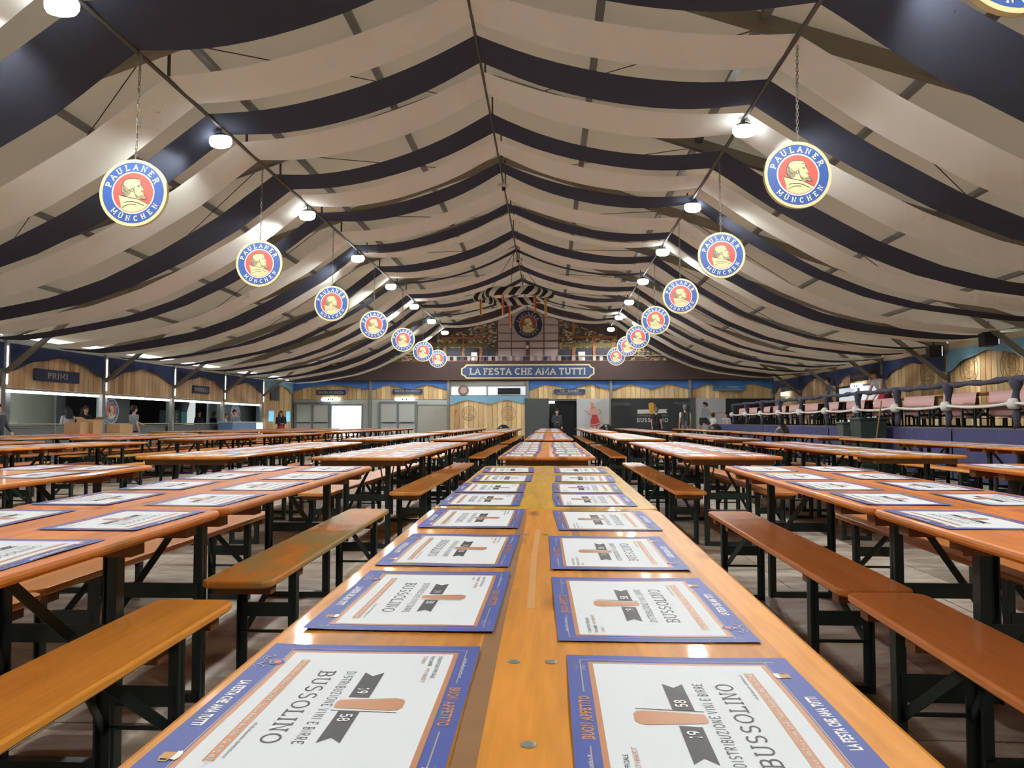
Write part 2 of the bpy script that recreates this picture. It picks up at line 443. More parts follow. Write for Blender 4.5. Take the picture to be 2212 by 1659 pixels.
# ------------------------------------------------------------------ lettering (own slab alphabet, strokes on a unit-high body)
def arc(cx, cy, rx, ry, a0, a1, n=12):
    return [(cx + rx * math.cos(math.radians(a0 + (a1 - a0) * i / n)), cy + ry * math.sin(math.radians(a0 + (a1 - a0) * i / n))) for i in range(n + 1)]
S_ = arc(.34, .75, .24, .25, 30, 270, 12) + arc(.34, .25, .25, .25, 90, -150, 12)[1:]
GL = {  # width, strokes, serif points
 'A': (.80, [[(.06, 0), (.40, 1), (.74, 0)], [(.19, .34), (.61, .34)]], [(.06, 0), (.74, 0)]),
 'B': (.68, [[(.12, 0), (.12, 1)], [(.12, 1), (.36, 1)] + arc(.36, .76, .20, .24, 90, -90, 8) + [(.12, .52)], [(.12, .52), (.38, .52)] + arc(.38, .26, .23, .26, 90, -90, 8) + [(.12, 0)]], [(.08, 0), (.08, 1)]),
 'C': (.74, [arc(.42, .5, .34, .5, 48, 312, 18)], []),
 'D': (.76, [[(.12, 0), (.12, 1)], [(.12, 1), (.30, 1)] + arc(.30, .5, .36, .5, 90, -90, 14) + [(.12, 0)]], [(.08, 0), (.08, 1)]),
 'E': (.64, [[(.12, 0), (.12, 1)], [(.12, 1), (.56, 1)], [(.12, .52), (.46, .52)], [(.12, 0), (.58, 0)], [(.56, 1), (.56, .84)], [(.58, 0), (.58, .18)]], [(.08, 0), (.08, 1)]),
 'F': (.60, [[(.12, 0), (.12, 1)], [(.12, 1), (.56, 1)], [(.12, .50), (.44, .50)], [(.56, 1), (.56, .82)]], [(.12, 0), (.08, 1)]),
 'G': (.78, [arc(.42, .5, .34, .5, 48, 330, 18), [(.50, .42), (.74, .42), (.72, .1)]], []),
 'H': (.80, [[(.14, 0), (.14, 1)], [(.66, 0), (.66, 1)], [(.14, .5), (.66, .5)]], [(.14, 0), (.14, 1), (.66, 0), (.66, 1)]),
 'I': (.34, [[(.17, 0), (.17, 1)]], [(.17, 0), (.17, 1)]),
 'L': (.60, [[(.14, 1), (.14, 0), (.56, 0), (.56, .20)]], [(.14, 1), (.08, 0)]),
 'M': (.98, [[(.12, 0), (.14, 1), (.49, .22), (.84, 1), (.86, 0)]], [(.12, 0), (.12, 1), (.86, 0), (.86, 1)]),
 'N': (.82, [[(.14, 0), (.14, 1), (.68, 0), (.68, 1)]], [(.14, 0), (.12, 1), (.68, 1)]),
 'O': (.86, [arc(.43, .5, .36, .5, 0, 360, 24)], []),
 'P': (.66, [[(.12, 0), (.12, 1)], [(.12, 1), (.36, 1)] + arc(.36, .73, .23, .27, 90, -90, 10) + [(.12, .46)]], [(.12, 0), (.08, 1)]),
 'R': (.74, [[(.12, 0), (.12, 1)], [(.12, 1), (.36, 1)] + arc(.36, .74, .22, .26, 90, -90, 10) + [(.12, .48)], [(.36, .48), (.64, 0)]], [(.12, 0), (.08, 1), (.66, 0)]),
 'S': (.68, [S_], []),
 'T': (.70, [[(.35, 0), (.35, 1)], [(.06, .82), (.06, 1), (.64, 1), (.64, .82)]], [(.35, 0)]),
 'U': (.80, [[(.13, 1), (.13, .34)] + arc(.40, .30, .27, .30, 180, 360, 12) + [(.67, 1)]], [(.13, 1), (.67, 1)]),
 'V': (.78, [[(.06, 1), (.39, 0), (.72, 1)]], [(.06, 1), (.72, 1)]),
 'W': (1.05, [[(.06, 1), (.28, 0), (.52, .8), (.76, 0), (.98, 1)]], [(.06, 1), (.98, 1)]),
 'Z': (.66, [[(.08, .84), (.08, 1), (.58, 1), (.08, 0), (.60, 0), (.60, .16)]], []),
 'K': (.76, [[(.12, 0), (.12, 1)], [(.66, 1), (.12, .42)], [(.30, .6), (.68, 0)]], [(.12, 0), (.12, 1), (.66, 1), (.68, 0)]),
 '0': (.66, [arc(.33, .5, .25, .5, 0, 360, 20)], []),
 '1': (.40, [[(.04, .78), (.2, 1), (.2, 0)]], [(.2, 0)]),
 '2': (.62, [arc(.31, .74, .24, .26, 160, -40, 10) + [(.06, 0), (.58, 0)]], []),
 '3': (.60, [arc(.29, .75, .23, .25, 150, -90, 10) + arc(.29, .25, .25, .25, 90, -150, 10)], []),
 '5': (.60, [[(.54, 1), (.12, 1), (.09, .52)] + arc(.29, .30, .25, .30, 110, -150, 12)], []),
 '8': (.60, [arc(.30, .76, .21, .24, 0, 360, 14), arc(.30, .26, .25, .26, 0, 360, 14)], []),
 '9': (.60, [arc(.30, .70, .24, .30, 0, 360, 14), [(.54, .70), (.50, .3), (.30, 0)]], []),
 '-': (.44, [[(.06, .5), (.38, .5)]], []),
 '.': (.24, [[(.10, 0), (.10, .06)]], []),
}
GL['Ü'] = (GL['U'][0], GL['U'][1] + [[(.24, 1.2), (.24, 1.34)], [(.56, 1.2), (.56, 1.34)]], GL['U'][2])

def ribbon(pts, t):
    """flat quads along a polyline of width t"""
    out = []; n = len(pts)
    closed = n > 3 and abs(pts[0][0] - pts[-1][0]) < 1e-6 and abs(pts[0][1] - pts[-1][1]) < 1e-6
    L = []; Rr = []
    for i in range(n):
        a = pts[i - 1] if i > 0 else (pts[-2] if closed else None)
        b = pts[i + 1] if i < n - 1 else (pts[1] if closed else None)
        ns = []
        for p, q in ((a, pts[i]), (pts[i], b)):
            if p is None or q is None: continue
            dx, dy = q[0] - p[0], q[1] - p[1]; l = math.hypot(dx, dy)
            if l > 1e-9: ns.append((-dy / l, dx / l))
        if not ns: ns = [(0, 1)]
        nx = sum(k[0] for k in ns) / len(ns); ny = sum(k[1] for k in ns) / len(ns)
        l = math.hypot(nx, ny)
        if l < 0.35: nx, ny = ns[0]; l = 1
        k = min(1 / l, 1.6) / l * t / 2
        L.append((pts[i][0] + nx * k, pts[i][1] + ny * k)); Rr.append((pts[i][0] - nx * k, pts[i][1] - ny * k))
    for i in range(n - 1):
        out.append([L[i], Rr[i], Rr[i + 1], L[i + 1]])
    return out

def glyph(ch, t=0.16, serif=0.15, st=0.11):
    w, strokes, sf = GL[ch]
    k = lambda p: (p[0], t / 2 + p[1] * (1 - t))
    polys = []
    for s in strokes: polys += ribbon([k(p) for p in s], t)
    if serif:
        for x, y in sf:
            x_, y_ = k((x, y)); yy = st / 2 if y < .5 else 1 - st / 2
            polys.append([(x_ - serif, yy - st / 2), (x_ + serif, yy - st / 2), (x_ + serif, yy + st / 2), (x_ - serif, yy + st / 2)])
    return w, polys

def text_polys(s, h, width=None, t=0.16, serif=0.15, gap=0.14, space=0.42):
    x = 0; out = []
    for ch in s:
        if ch == ' ': x += space; continue
        w, ps = glyph(ch, t, serif)
        out += [[(x + a, b) for a, b in p] for p in ps]
        x += w + gap
    x -= gap
    sx = (width / x) if width else h
    return [[(a * sx - x * sx / 2, b * h - h / 2) for a, b in p] for p in out], x * sx

def sans(s, size, align='CENTER'):
    """small plain lettering: triangles of Blender's built-in letter shapes, centred"""
    cu = bpy.data.curves.new('lettering', 'FONT'); cu.body = s; cu.size = size
    cu.align_x = align; cu.align_y = 'CENTER'; cu.resolution_u = 1
    ob = bpy.data.objects.new('lettering', cu); COL.objects.link(ob)
    dg = bpy.context.evaluated_depsgraph_get()
    me = ob.evaluated_get(dg).to_mesh()
    ps = [[(me.vertices[i].co.x, me.vertices[i].co.y) for i in p.vertices] for p in me.polygons]
    ob.evaluated_get(dg).to_mesh_clear()
    bpy.data.objects.remove(ob); bpy.data.curves.remove(cu)
    return ps

def fix(poly):
    a = 0
    for i in range(len(poly)):
        x0, y0 = poly[i]; x1, y1 = poly[(i + 1) % len(poly)]
        a += x0 * y1 - x1 * y0
    return poly if a >= 0 else poly[::-1]

# the round emblem, in its own plane (unit radius); layers are (level, material slot, polygon)
def disc(r0, r1, n=48):
    if r0 <= 0: return [[(r1 * math.cos(2 * PI * i / n), r1 * math.sin(2 * PI * i / n)) for i in range(n)]]
    o = []
    for i in range(n):
        a, b = 2 * PI * i / n, 2 * PI * (i + 1) / n
        o.append([(r0 * math.cos(a), r0 * math.sin(a)), (r1 * math.cos(a), r1 * math.sin(a)), (r1 * math.cos(b), r1 * math.sin(b)), (r0 * math.cos(b), r0 * math.sin(b))])
    return o
def ek(x, y): return ((x - 845) / 515.0, (965 - y) / 515.0)
HEAD = [ek(*p) for p in [(800, 1035), (745, 1027), (700, 1000), (668, 945), (662, 885), (684, 820), (715, 778), (770, 752), (850, 744), (915, 750), (948, 772), (962, 800), (956, 832), (976, 862), (1000, 893), (1012, 912), (988, 926), (1002, 946), (992, 962), (1008, 985), (1042, 1022), (1056, 1056), (1022, 1068), (962, 1052), (925, 1064), (870, 1060)]]
HAIR = [ek(*p) for p in [(745, 1027), (700, 1000), (668, 945), (662, 885), (684, 835), (720, 850), (738, 900), (772, 925), (800, 905), (822, 940), (800, 990), (775, 1020)]]
BEARD = [ek(*p) for p in [(868, 930), (882, 985), (935, 1010), (985, 1000), (1010, 990), (1042, 1022), (1056, 1056), (1022, 1068), (962, 1052), (900, 1045), (870, 990)]]
COWL = [ek(*p) for p in [(625, 1000), (690, 1018), (760, 1030), (850, 1050), (925, 1062), (1000, 1090), (1088, 1138)]] + [(0.575 * math.cos(math.radians(a)), 0.575 * math.sin(math.radians(a))) for a in range(-38, -132, -8)] + [ek(668, 1180), ek(660, 1120)]
ELINES = [[(700, 1120), (770, 1102), (850, 1100), (930, 1118), (1025, 1160)], [(688, 1200), (730, 1165), (800, 1142), (900, 1142)],
          [(855, 870), (862, 930), (875, 985), (915, 1040)], [(905, 865), (930, 852), (950, 860)], [(918, 872), (945, 868)],
          [(825, 905), (845, 900), (852, 930), (835, 955), (815, 935), (825, 905)], [(985, 928), (965, 920)], [(998, 946), (968, 944)],
          [(735, 870), (760, 905), (800, 930)], [(700, 900), (720, 945), (765, 960)], [(690, 960), (730, 1000)], [(700, 790), (690, 840), (705, 880)],
          [(905, 800), (925, 790), (950, 806)], [(625, 1000), (760, 1032), (925, 1062), (1088, 1138)], [(1008, 985), (1042, 1022), (1056, 1056), (1022, 1068), (962, 1052)],
          [(745, 1027), (700, 1000), (668, 945), (662, 885), (684, 820), (715, 778), (770, 752), (850, 744), (915, 750), (948, 772), (962, 800), (956, 832), (976, 862), (1000, 893), (1012, 912)]]
def ring_text(s, ang0, ang1, r, h, out, t=0.17):
    L = []
    n = len(s)
    for i, ch in enumerate(s):
        a = math.radians(ang0 + (ang1 - ang0) * i / (n - 1))
        w, ps = glyph(ch, t, 0.15)
        for p in ps:
            q = []
            for x, y in p:
                x_ = (x - w / 2) * h; y_ = (y - .5) * h
                rot = a - PI / 2 if out else a + PI / 2
                cx, cy = r * math.cos(a), r * math.sin(a)
                q.append((cx + x_ * math.cos(rot) - y_ * math.sin(rot), cy + x_ * math.sin(rot) + y_ * math.cos(rot)))
            L.append(q)
    return L
def emblem_layers(detail=True):
    L = []
    def ad(lv, mi, polys):
        for p in polys: L.append((lv, mi, fix(p)))
    ad(0, 0, disc(0.905, 1.0)); ad(0, 1, disc(0.63, 0.91)); ad(0, 2, disc(0.59, 0.635)); ad(0, 3, disc(0, 0.595))
    ad(1, 2, ring_text('PAULANER', 162, 29, 0.765, 0.185, True)); ad(1, 2, ring_text('MÜNCHEN', 226, 330, 0.765, 0.16, False))
    ad(1, 0, [COWL]); ad(1, 0, [HEAD])
    ad(2, 5, [HAIR]); ad(2, 5, [BEARD])
    if detail:
        for l in ELINES: ad(3, 4, ribbon([ek(*p) for p in l], 0.016))
    return L
EMB = [M_GOLD, M_EBLUE, M_EWHITE, M_ERED, M_ELINE, M_EHAIR]
EL = emblem_layers()
def emblem_into(mb, R, fn, step=0.0015, layers=EL, off=0):
    """fn(u, v, level) -> point"""
    for lv, mi, p in layers:
        mb.poly([fn(x * R, y * R, (lv + 1) * step) for x, y in p], mi + off)

# ------------------------------------------------------------------ the hall: floor
XL, XR, YB, YF = -12.83, 10.9, -6.0, 36.4
def floor_z(y):
    pts = [(-8, -0.11), (0.42, -0.047), (2.62, -0.018), (4.82, 0.0), (60, 0.0)]
    for (a, za), (b, zb) in zip(pts, pts[1:]):
        if y <= b: return za + (zb - za) * (y - a) / (b - a)
    return 0.0
mb = MB()
ys = [(-8, -0.025), (0.42, -0.025), (2.62, -0.025), (4.82, -0.025), (22.42, -0.025), (22.421, -0.003), (YF + 0.4, -0.003)]
for (a, oa), (b, ob_) in zip(ys, ys[1:]):
    mb.poly([(-17.5, a, floor_z(a) + oa), (XR + 1, a, floor_z(a) + oa), (XR + 1, b, floor_z(b) + ob_), (-17.5, b, floor_z(b) + ob_)])
floor = tag(mb.build('floor', M_FLOOR), kind='structure')
pan = MB().box(-0.547, 0.547, -1.096, 1.096, -0.02, 0).mesh('floor_panel', M_FLOOR)
y = -1.78
while y < 22:
    yc = y + 1.1
    for i in range(-10, 8):
        xc = -0.4 + i * 1.1 + (0.28 if int(round((y + 1.78) / 2.2)) % 2 else 0)
        if xc < -11.6 or xc > 7.2 or abs(xc) > 0.95 * (yc + 1.5) + 0.9: continue
        z0, z1 = floor_z(y), floor_z(y + 2.2)
        link(pan, 'floor_panel', floor, (xc, yc, (z0 + z1) / 2 + random.uniform(-.0015, .001)), (math.atan2(z1 - z0, 2.2), 0, 0))
    y += 2.2
out = MB(); out.poly([(-60, 30, -0.08), (60, 30, -0.08), (60, 120, -0.08), (-60, 120, -0.08)])
tag(out.build('ground', M_CONC), kind='structure')

# ------------------------------------------------------------------ the hall: roof, frames
EZ, RX, RZ = 3.12, -1.0, 7.15
def roof_z(x):
    return EZ + (RZ - EZ) * ((x - XL) / (RX - XL) if x < RX else (XR - x) / (XR - RX))
BAY = 3.94
FRAMES = [16.75 + BAY * k for k in range(-5, 5)] + [YF]
ceil = tag(empty('ceiling'), kind='structure')
edges = [YB] + FRAMES
for a, b in zip(edges, edges[1:]):
    for x0, x1 in ((XL - .15, RX), (RX, XR + .15)):
        mb = MB(); n = 8; vs = []
        for i in range(n + 1):
            x = x0 + (x1 - x0) * i / n
            for yy in (a, b): vs.append((x, yy, roof_z(min(max(x, XL), XR)) + 0.10))
        mb.add(vs, [(2 * i, 2 * i + 1, 2 * i + 3, 2 * i + 2) for i in range(n)])
        mb.build('roof_sheet', M_ROOF, ceil)
    for xx in (-10.6, -8.6, -6.6, -4.6, -2.7, 0.7, 2.6, 4.6, 6.6, 8.8):
        MB().bar((xx, a + .06, roof_z(xx) + 0.0), (xx, b - .06, roof_z(xx) + 0.0), 0.11, 0.07).build('roof_purlin', M_ALU, ceil)
for yf in FRAMES[:-1]:
    for x0 in (XL, XR):
        MB().bar((x0, yf, EZ - .05), (RX, yf, RZ - .05), 0.11, 0.19).build('rafter', M_BEAM, ceil)
        s = 1 if x0 < 0 else -1
        MB().bar((x0 + s * .05, yf, 2.22), (x0 + s * 1.75, yf, roof_z(x0 + s * 1.75) - .12), 0.09, 0.10).build('knee_brace', M_BEAM, ceil)
    for s in (-1, 1):   # thin wind-bracing cables under the sheet
        MB().tube([(RX + s * 4.2, yf + .1, roof_z(RX + s * 4.2) - .06), (RX + s * 8.8, yf + BAY - .1, roof_z(RX + s * 8.8) - .06)], 0.008, 5).build('cable', M_PIPE, ceil)
        MB().tube([(RX + s * 3.6, yf + .1, roof_z(RX + s * 3.6) - .06), (RX + s * .8, yf + BAY - .1, roof_z(RX + s * .8) - .06)], 0.008, 5).build('cable', M_PIPE, ceil)

# ------------------------------------------------------------------ ceiling pipes (lamps, signs and drapes hang from these)
PLX, PLZ, PRX, PRZ, RGX, RGZ = -4.85, 5.42, 2.90, 5.54, -1.0, 6.36
def make_pipe(x, z, label, n):
    t = tag(empty('ceiling_pipe', (x, 0, z)), label, 'pipe', 'pipes carrying the drapes')
    MB().tube([(0, -3, 0), (0, 35.9, 0)], 0.028 if n else 0.02, 10).build('tube', M_PIPE, t, smooth=True)
    for yf in FRAMES:
        if -3 < yf < 35:
            for dy in (-1.35, 0.15):
                MB().box(-.015, .015, yf + dy - .015, yf + dy + .015, .02, roof_z(x) + .0 - z).build('hanger', M_PIPE, t)
    return t
make_pipe(PLX, PLZ, 'long dark pipe under the roof on the left, carrying floodlights', 1)
make_pipe(PRX, PRZ, 'long dark pipe under the roof on the right, carrying floodlights', 1)
make_pipe(RGX, RGZ, 'thin dark pipe along the ridge where the ceiling drapes peak', 0)

# ------------------------------------------------------------------ ceiling drapes
def lerp_tab(tab, x):
    for (a, za), (b, zb) in zip(tab, tab[1:]):
        if x <= b: 
            u = (x - a) / (b - a)
            return za + (zb - za) * u
    return tab[-1][1]
TL = [(0, 5.42), (1.05, 4.67), (2.11, 4.06), (3.08, 3.60), (4.03, 3.28), (5.08, 3.08), (5.97, 2.93), (6.8, 2.85), (7.5, 2.90)]
TR = [(0, 5.54), (1.2, 4.74), (2.4, 4.05), (3.45, 3.60), (4.43, 3.33), (5.33, 3.20), (6.13, 3.09), (6.9, 3.04), (7.9, 3.12)]
def drape_profile(sag, var):
    pts = []
    n = 22
    for i in range(n): 
        u = i / n; d = 7.5 * (1 - u)
        k = math.sin(PI * min(1, d / 7.5))
        pts.append((PLX - d, lerp_tab(TL, d) - var * k))
    n = 14
    for i in range(n):
        u = i / n; pts.append((PLX + (RGX - PLX) * u, PLZ + (RGZ - PLZ) * u - sag * 4 * u * (1 - u)))
    for i in range(n):
        u = i / n; pts.append((RGX + (PRX - RGX) * u, RGZ + (PRZ - RGZ) * u - sag * 4 * u * (1 - u)))
    n = 22
    for i in range(n + 1):
        u = i / n; d = 7.75 * u
        k = math.sin(PI * min(1, d / 7.75))
        pts.append((PRX + d, lerp_tab(TR, d) - var * k))
    # smooth the outer spans a little
    return pts
STRIPS = [('cream', 5.85, 6.72), ('navy', 7.05, 8.15), ('cream', 8.75, 9.62), ('navy', 9.9, 10.73), ('cream', 10.96, 11.82), ('navy', 12.47, 13.4), ('cream', 13.66, 14.5),
          ('navy', 14.9, 15.56), ('cream', 16.5, 17.47), ('navy', 17.76, 18.5), ('cream', 18.6, 19.2), ('navy', 20.3, 21.15), ('cream', 21.25, 22.1), ('navy', 22.55, 23.0),
          ('cream', 24.07, 24.87), ('navy', 24.9, 25.8), ('cream', 25.85, 26.5), ('navy', 27.2, 27.9), ('cream', 28.1, 28.8), ('navy', 29.6, 30.4), ('cream', 30.6, 31.4), ('navy', 32.2, 32.9), ('cream', 33.2, 34.0)]
cnt = {'cream': 0, 'navy': 0}
for si, (colr, y0, y1) in enumerate(STRIPS):
    rg = random.Random(si * 13 + 5)
    sag0, sag1 = 0.24 + rg.uniform(-.05, .07), 0.24 + rg.uniform(-.05, .07)
    v0, v1 = rg.uniform(-.05, .06), rg.uniform(-.05, .06)
    A = drape_profile(sag0, v0); Bp = drape_profile(sag1, v1)
    nw = 7; vs = []; rows = len(A)
    ph = rg.uniform(0, 6)
    for i in range(rows):
        x = A[i][0]
        sh = -0.055 * (max(min(x, PRX), PLX) - RGX)
        near = min(abs(x - PLX), abs(x - PRX), abs(x - RGX))
        gather = 1 - 0.06 * math.exp(-(near / 0.7) ** 2)
        wid = (y1 - y0) * gather
        yc = (y0 + y1) / 2 + sh
        for j in range(nw):
            u = j / (nw - 1)
            z = A[i][1] * (1 - u) + Bp[i][1] * u
            z += 0.010 * math.sin(u * 7 + ph + 0.2 * x) * (0.4 + 0.6 * (1 - math.exp(-near)))
            z += 0.035 * (abs(u - .5) * 2) ** 2 * math.exp(-(near / .6) ** 2)
            vs.append((x, yc + (u - .5) * wid, z))
    fs = [(i * nw + j, i * nw + j + 1, (i + 1) * nw + j + 1, (i + 1) * nw + j) for i in range(rows - 1) for j in range(nw - 1)]
    mb = MB(); mb.add(vs, fs)
    o = mb.build('ceiling_drape', M_CREAM if colr == 'cream' else M_NAVY, smooth=True)
    cnt[colr] += 1
    k = cnt[colr] - (1 if colr == 'navy' else 1)
    tag(o, f"{'cream' if colr == 'cream' else 'dark navy'} fabric drape slung across the ceiling, {ORD[k]} {colr} strip from the camera", 'drape', f'{colr} ceiling drapes')

# ------------------------------------------------------------------ floodlights on the pipes
def make_lamp():
    body = MB(); body.lathe([(0.02, .12), (0.06, .115), (0.11, .09), (0.11, .068), (.07, .06)], 20, 0, 1, 0.55)
    lens = MB(); lens.lathe([(0.0, -.105), (0.08, -.10), (0.14, -.08), (0.17, -.03), (0.172, .02), (.15, .06), (.08, .075)], 14, 0, 1, 0.52)
    br = MB(); br.tube([(0, 0, .10), (0, 0, .19)], .012, 6)
    return body.mesh('lamp_body', M_LAMPB, True), lens.mesh('lamp_lens', M_LENS, True), br.mesh('lamp_bracket', M_PIPE)
lamp_me = make_lamp()
LY = [6.97 + BAY * k for k in range(-2, 8)]
for side, x, z in (('left', PLX, PLZ), ('right', PRX, PRZ)):
    for k, yy in enumerate(LY):
        if side == 'left': yy -= .38 if k != 2 else .02
        n = k - 1
        if side == 'right': n = k - 2
        lab = f'oval white floodlight glowing under the {side} ceiling pipe, ' + (f'{ORD[n - 1]} in view from the camera' if n >= 1 else ('just above the picture edge' if yy > 5 else 'overhead near the camera' if yy > 0 else 'just behind the camera'))
        t = tag(empty('floodlight', (x, yy, z - (.21 if side == 'left' else .17)), (0, 0, random.uniform(-.12, .12))), lab, 'lamp', 'floodlights on the ceiling pipes')
        ld = bpy.data.lights.new('floodlight_beam', 'SPOT'); ld.energy = LAMP_POWER; ld.spot_size = math.radians(172); ld.spot_blend = 0.25
        ld.shadow_soft_size = 0.07; ld.color = (1.0, 0.985, 0.955)
        lo = link(ld, 'beam', t, (0, 0, -.125))
        link(lamp_me[0], 'housing', t); link(lamp_me[1], 'lens', t); link(lamp_me[2], 'bracket', t)

# round ridge lamps (switched off)
for yy, w in ((16.0, 'nearer'), (23.4, 'farther')):
    t = tag(empty('ridge_lamp', (RGX, yy, RGZ - .02)), f'{w} of two unlit white dish lamps hanging at the roof ridge', 'lamp', 'dish lamps on the ridge')
    d = MB(); d.lathe([(0, -.10), (.09, -.098), (.115, -.085), (.115, -.075), (.03, -.05), (.02, 0)], 20); d.build('dish', plain('dish_white' + w, C(190, 188, 180), .5), t, smooth=True)
    MB().box(-.03, .05, .08, .16, -.16, -.03).build('driver_box', M_BLACK, t)

# ------------------------------------------------------------------ hanging emblem signs
def sign_mesh(R=0.395, th=0.05):
    mb = MB(); n = 48
    vs = []
    for yy in (-th / 2, th / 2):
        for i in range(n): vs.append((R * math.cos(2 * PI * i / n), yy, R * math.sin(2 * PI * i / n)))
    mb.add(vs, [tuple(range(n)), tuple(range(2 * n - 1, n - 1, -1))] + [(i, n + i, n + (i + 1) % n, (i + 1) % n) for i in range(n)], 0)
    return mb.mesh('sign_board', [M_GOLD])
def sign_print(R=0.395, th=0.05):
    mb = MB(); emblem_into(mb, R, lambda u, v, l: (u, -th / 2 - l, v)); emblem_into(mb, R, lambda u, v, l: (-u, th / 2 + l, v))
    return mb.mesh('emblem_print', EMB)
sb, sp_ = sign_mesh(), sign_print()
def chain_mesh(L):
    mb = MB(); n = int(L / 0.045)
    for i in range(n):
        z = i * 0.045
        w = .012
        if i % 2: mb.tube([(-w, 0, z), (-w, 0, z + .05), (w, 0, z + .05), (w, 0, z), (-w, 0, z)], .0045, 4, 0, False)
        else: mb.tube([(0, -w, z), (0, -w, z + .05), (0, w, z + .05), (0, w, z), (0, -w, z)], .0045, 4, 0, False)
    return mb.mesh('chain', M_ALU)
SIGNS = {'left': [(290, 418), (561, 570), (717, 656), (808, 702), (871, 734), (914, 759), (946, 775)],
         'right': [(2190, -96), (1722, 379), (1558, 552), (1470, 640), (1416, 692), (1378, 728), (1355, 748), (1331, 770)]}
for side, lst in SIGNS.items():
    x = PLX if side == 'left' else PRX
    pz = PLZ if side == 'left' else PRZ
    for k, (px, py) in enumerate(lst):
        d = ray(px, py); yy = x / (d.x / d.y)
        yy = (8.27 + BAY * k) if side == 'left' else (4.75 + BAY * k)
        zz = P(px, py, yy).z; xx = P(px, py, yy).x
        t = tag(empty('hanging_sign', (xx, yy, zz), (0, random.uniform(-.02, .02), random.uniform(-.06, .06))), f'round monk emblem sign hanging on a chain, {ORD[k]} in the {side} row from camera', 'sign', 'round emblem signs under the roof')
        link(sb, 'board', t); link(sp_, 'emblem', t)
        link(chain_mesh(max(.3, pz - zz - .395)), 'chain', t, (0, 0, .392))

# ------------------------------------------------------------------ tables and benches
def frame_mesh(hw, zt, hbar, name):
    return MB().box(-hw, hw, -.006, .006, hbar - .028, hbar + .028).mesh(name, M_STEEL)
def rod_mesh(hw, z):
    return MB().tube([(-hw, 0, z), (hw, 0, z)], .007, 6).mesh('rod', M_STEEL)
def foot_mesh(hw):
    return MB().box(-hw - .01, hw + .01, -.018, .018, .002, .034).mesh('foot_bar', M_STEEL)
def brace_mesh(hw, zt, hbar, reach, name):
    mb = MB()
    for s in (-1, 1):
        mb.bar((s * hw * .98, 0.0, hbar - .12 if hw > .15 else hbar - .10), (s * 0.02, reach, zt - .008), .006, .03, 0, (0, 0, 1))
    mb.bar((-.06, reach, zt - .01), (.06, reach, zt - .01), .03, .014)
    return mb.mesh(name, M_STEEL)
TT = 0.028
ME = {}
ME['top'] = MB().slab(2.2, 0.80, 0.77 - TT, 0.77, 0.055, 0.010).mesh('table_top', M_TOP)
ME['batten'] = MB().box(-.34, .34, -.035, .035, 0.695, 0.7425).mesh('batten', M_BATTEN)
ME['leg'] = MB().box(-.021, .021, -.0035, .0035, .0, .735).box(-.021, -.014, -.021, .021, 0, .735).mesh('leg', M_STEEL)
THW, BHW = .175, .105
ME['frame'] = frame_mesh(THW, .735, .42, 'leg_frame')
ME['rod'] = rod_mesh(THW, .30)
ME['foot'] = foot_mesh(THW)
ME['brace'] = brace_mesh(THW, .735, .42, .36, 'brace')
ME['seat'] = MB().slab(2.175, 0.27, 0.48 - .028, 0.48, 0.045, 0.007).mesh('bench_seat', M_BENCH)
ME['seatw'] = MB().slab(2.175, 0.27, 0.48 - .028, 0.48, 0.045, 0.007).mesh('bench_seat', M_BENCHW)
ME['bbatten'] = MB().box(-.11, .11, -.03, .03, 0.415, 0.4525).mesh('batten', M_BATTEN)
ME['bleg'] = MB().box(-.019, .019, -.0035, .0035, .0, .45).box(-.019, -.012, -.02, .02, 0, .45).mesh('leg', M_STEEL)
ME['bframe'] = frame_mesh(BHW, .45, .29, 'leg_frame')
ME['brod'] = rod_mesh(BHW, .20)
ME['bfoot'] = foot_mesh(BHW)
ME['bbrace'] = brace_mesh(BHW, .45, .29, .26, 'brace')
def joined_frame(leg, frame, brace, rod, foot, hw, name):
    mb = MB()
    for me, dx, flip in ((ME[leg], -hw, 1), (ME[leg], hw, -1), (ME[frame], 0, 1), (ME[brace], 0, 1), (ME[rod], 0, 1), (ME[foot], 0, 1)):
        vs = [(v.co.x * flip + dx, v.co.y, v.co.z) for v in me.vertices]
        mb.add(vs, [tuple(p.vertices) if flip > 0 else tuple(p.vertices)[::-1] for p in me.polygons])
    return mb.mesh(name, M_STEEL)
ME['farframe'] = joined_frame('leg', 'frame', 'brace', 'rod', 'foot', THW, 'leg_frame')
ME['bfarframe'] = joined_frame('bleg', 'bframe', 'bbrace', 'brod', 'bfoot', BHW, 'leg_frame')

def add_frames(t, near, fr, far, leg, brace, bat, hw, batcol=None):
    for s in (-1, 1):
        yy = s * (0.82 if fr == 'frame' else 0.74)
        rot = (0, 0, 0) if s < 0 else (0, 0, PI)
        if near:
            f = link(ME[fr], 'leg_frame', t, (0, yy, 0), rot)
            link(ME[leg], 'leg', f, (-hw, 0, 0)); link(ME[leg], 'leg', f, (hw, 0, 0), (0, 0, PI))
            link(ME[brace], 'brace', f); link(ME['rod' if fr == 'frame' else 'brod'], 'rod', f); link(ME['foot' if fr == 'frame' else 'bfoot'], 'foot_bar', f)
            link(ME[bat], 'batten', t, (0, s * 0.98, 0)); link(ME[bat], 'batten', t, (0, s * 0.66, 0))
        else:
            link(ME[far], 'leg_frame', t, (0, yy, 0), rot)
            if bat == 'batten': link(ME[bat], 'batten', t, (0, s * 0.98, 0))

def place(x, y, rz):
    z0, z1 = floor_z(y - 1.1), floor_z(y + 1.1)
    return (x, y, (z0 + z1) / 2), (math.atan2(z1 - z0, 2.2), 0, rz)

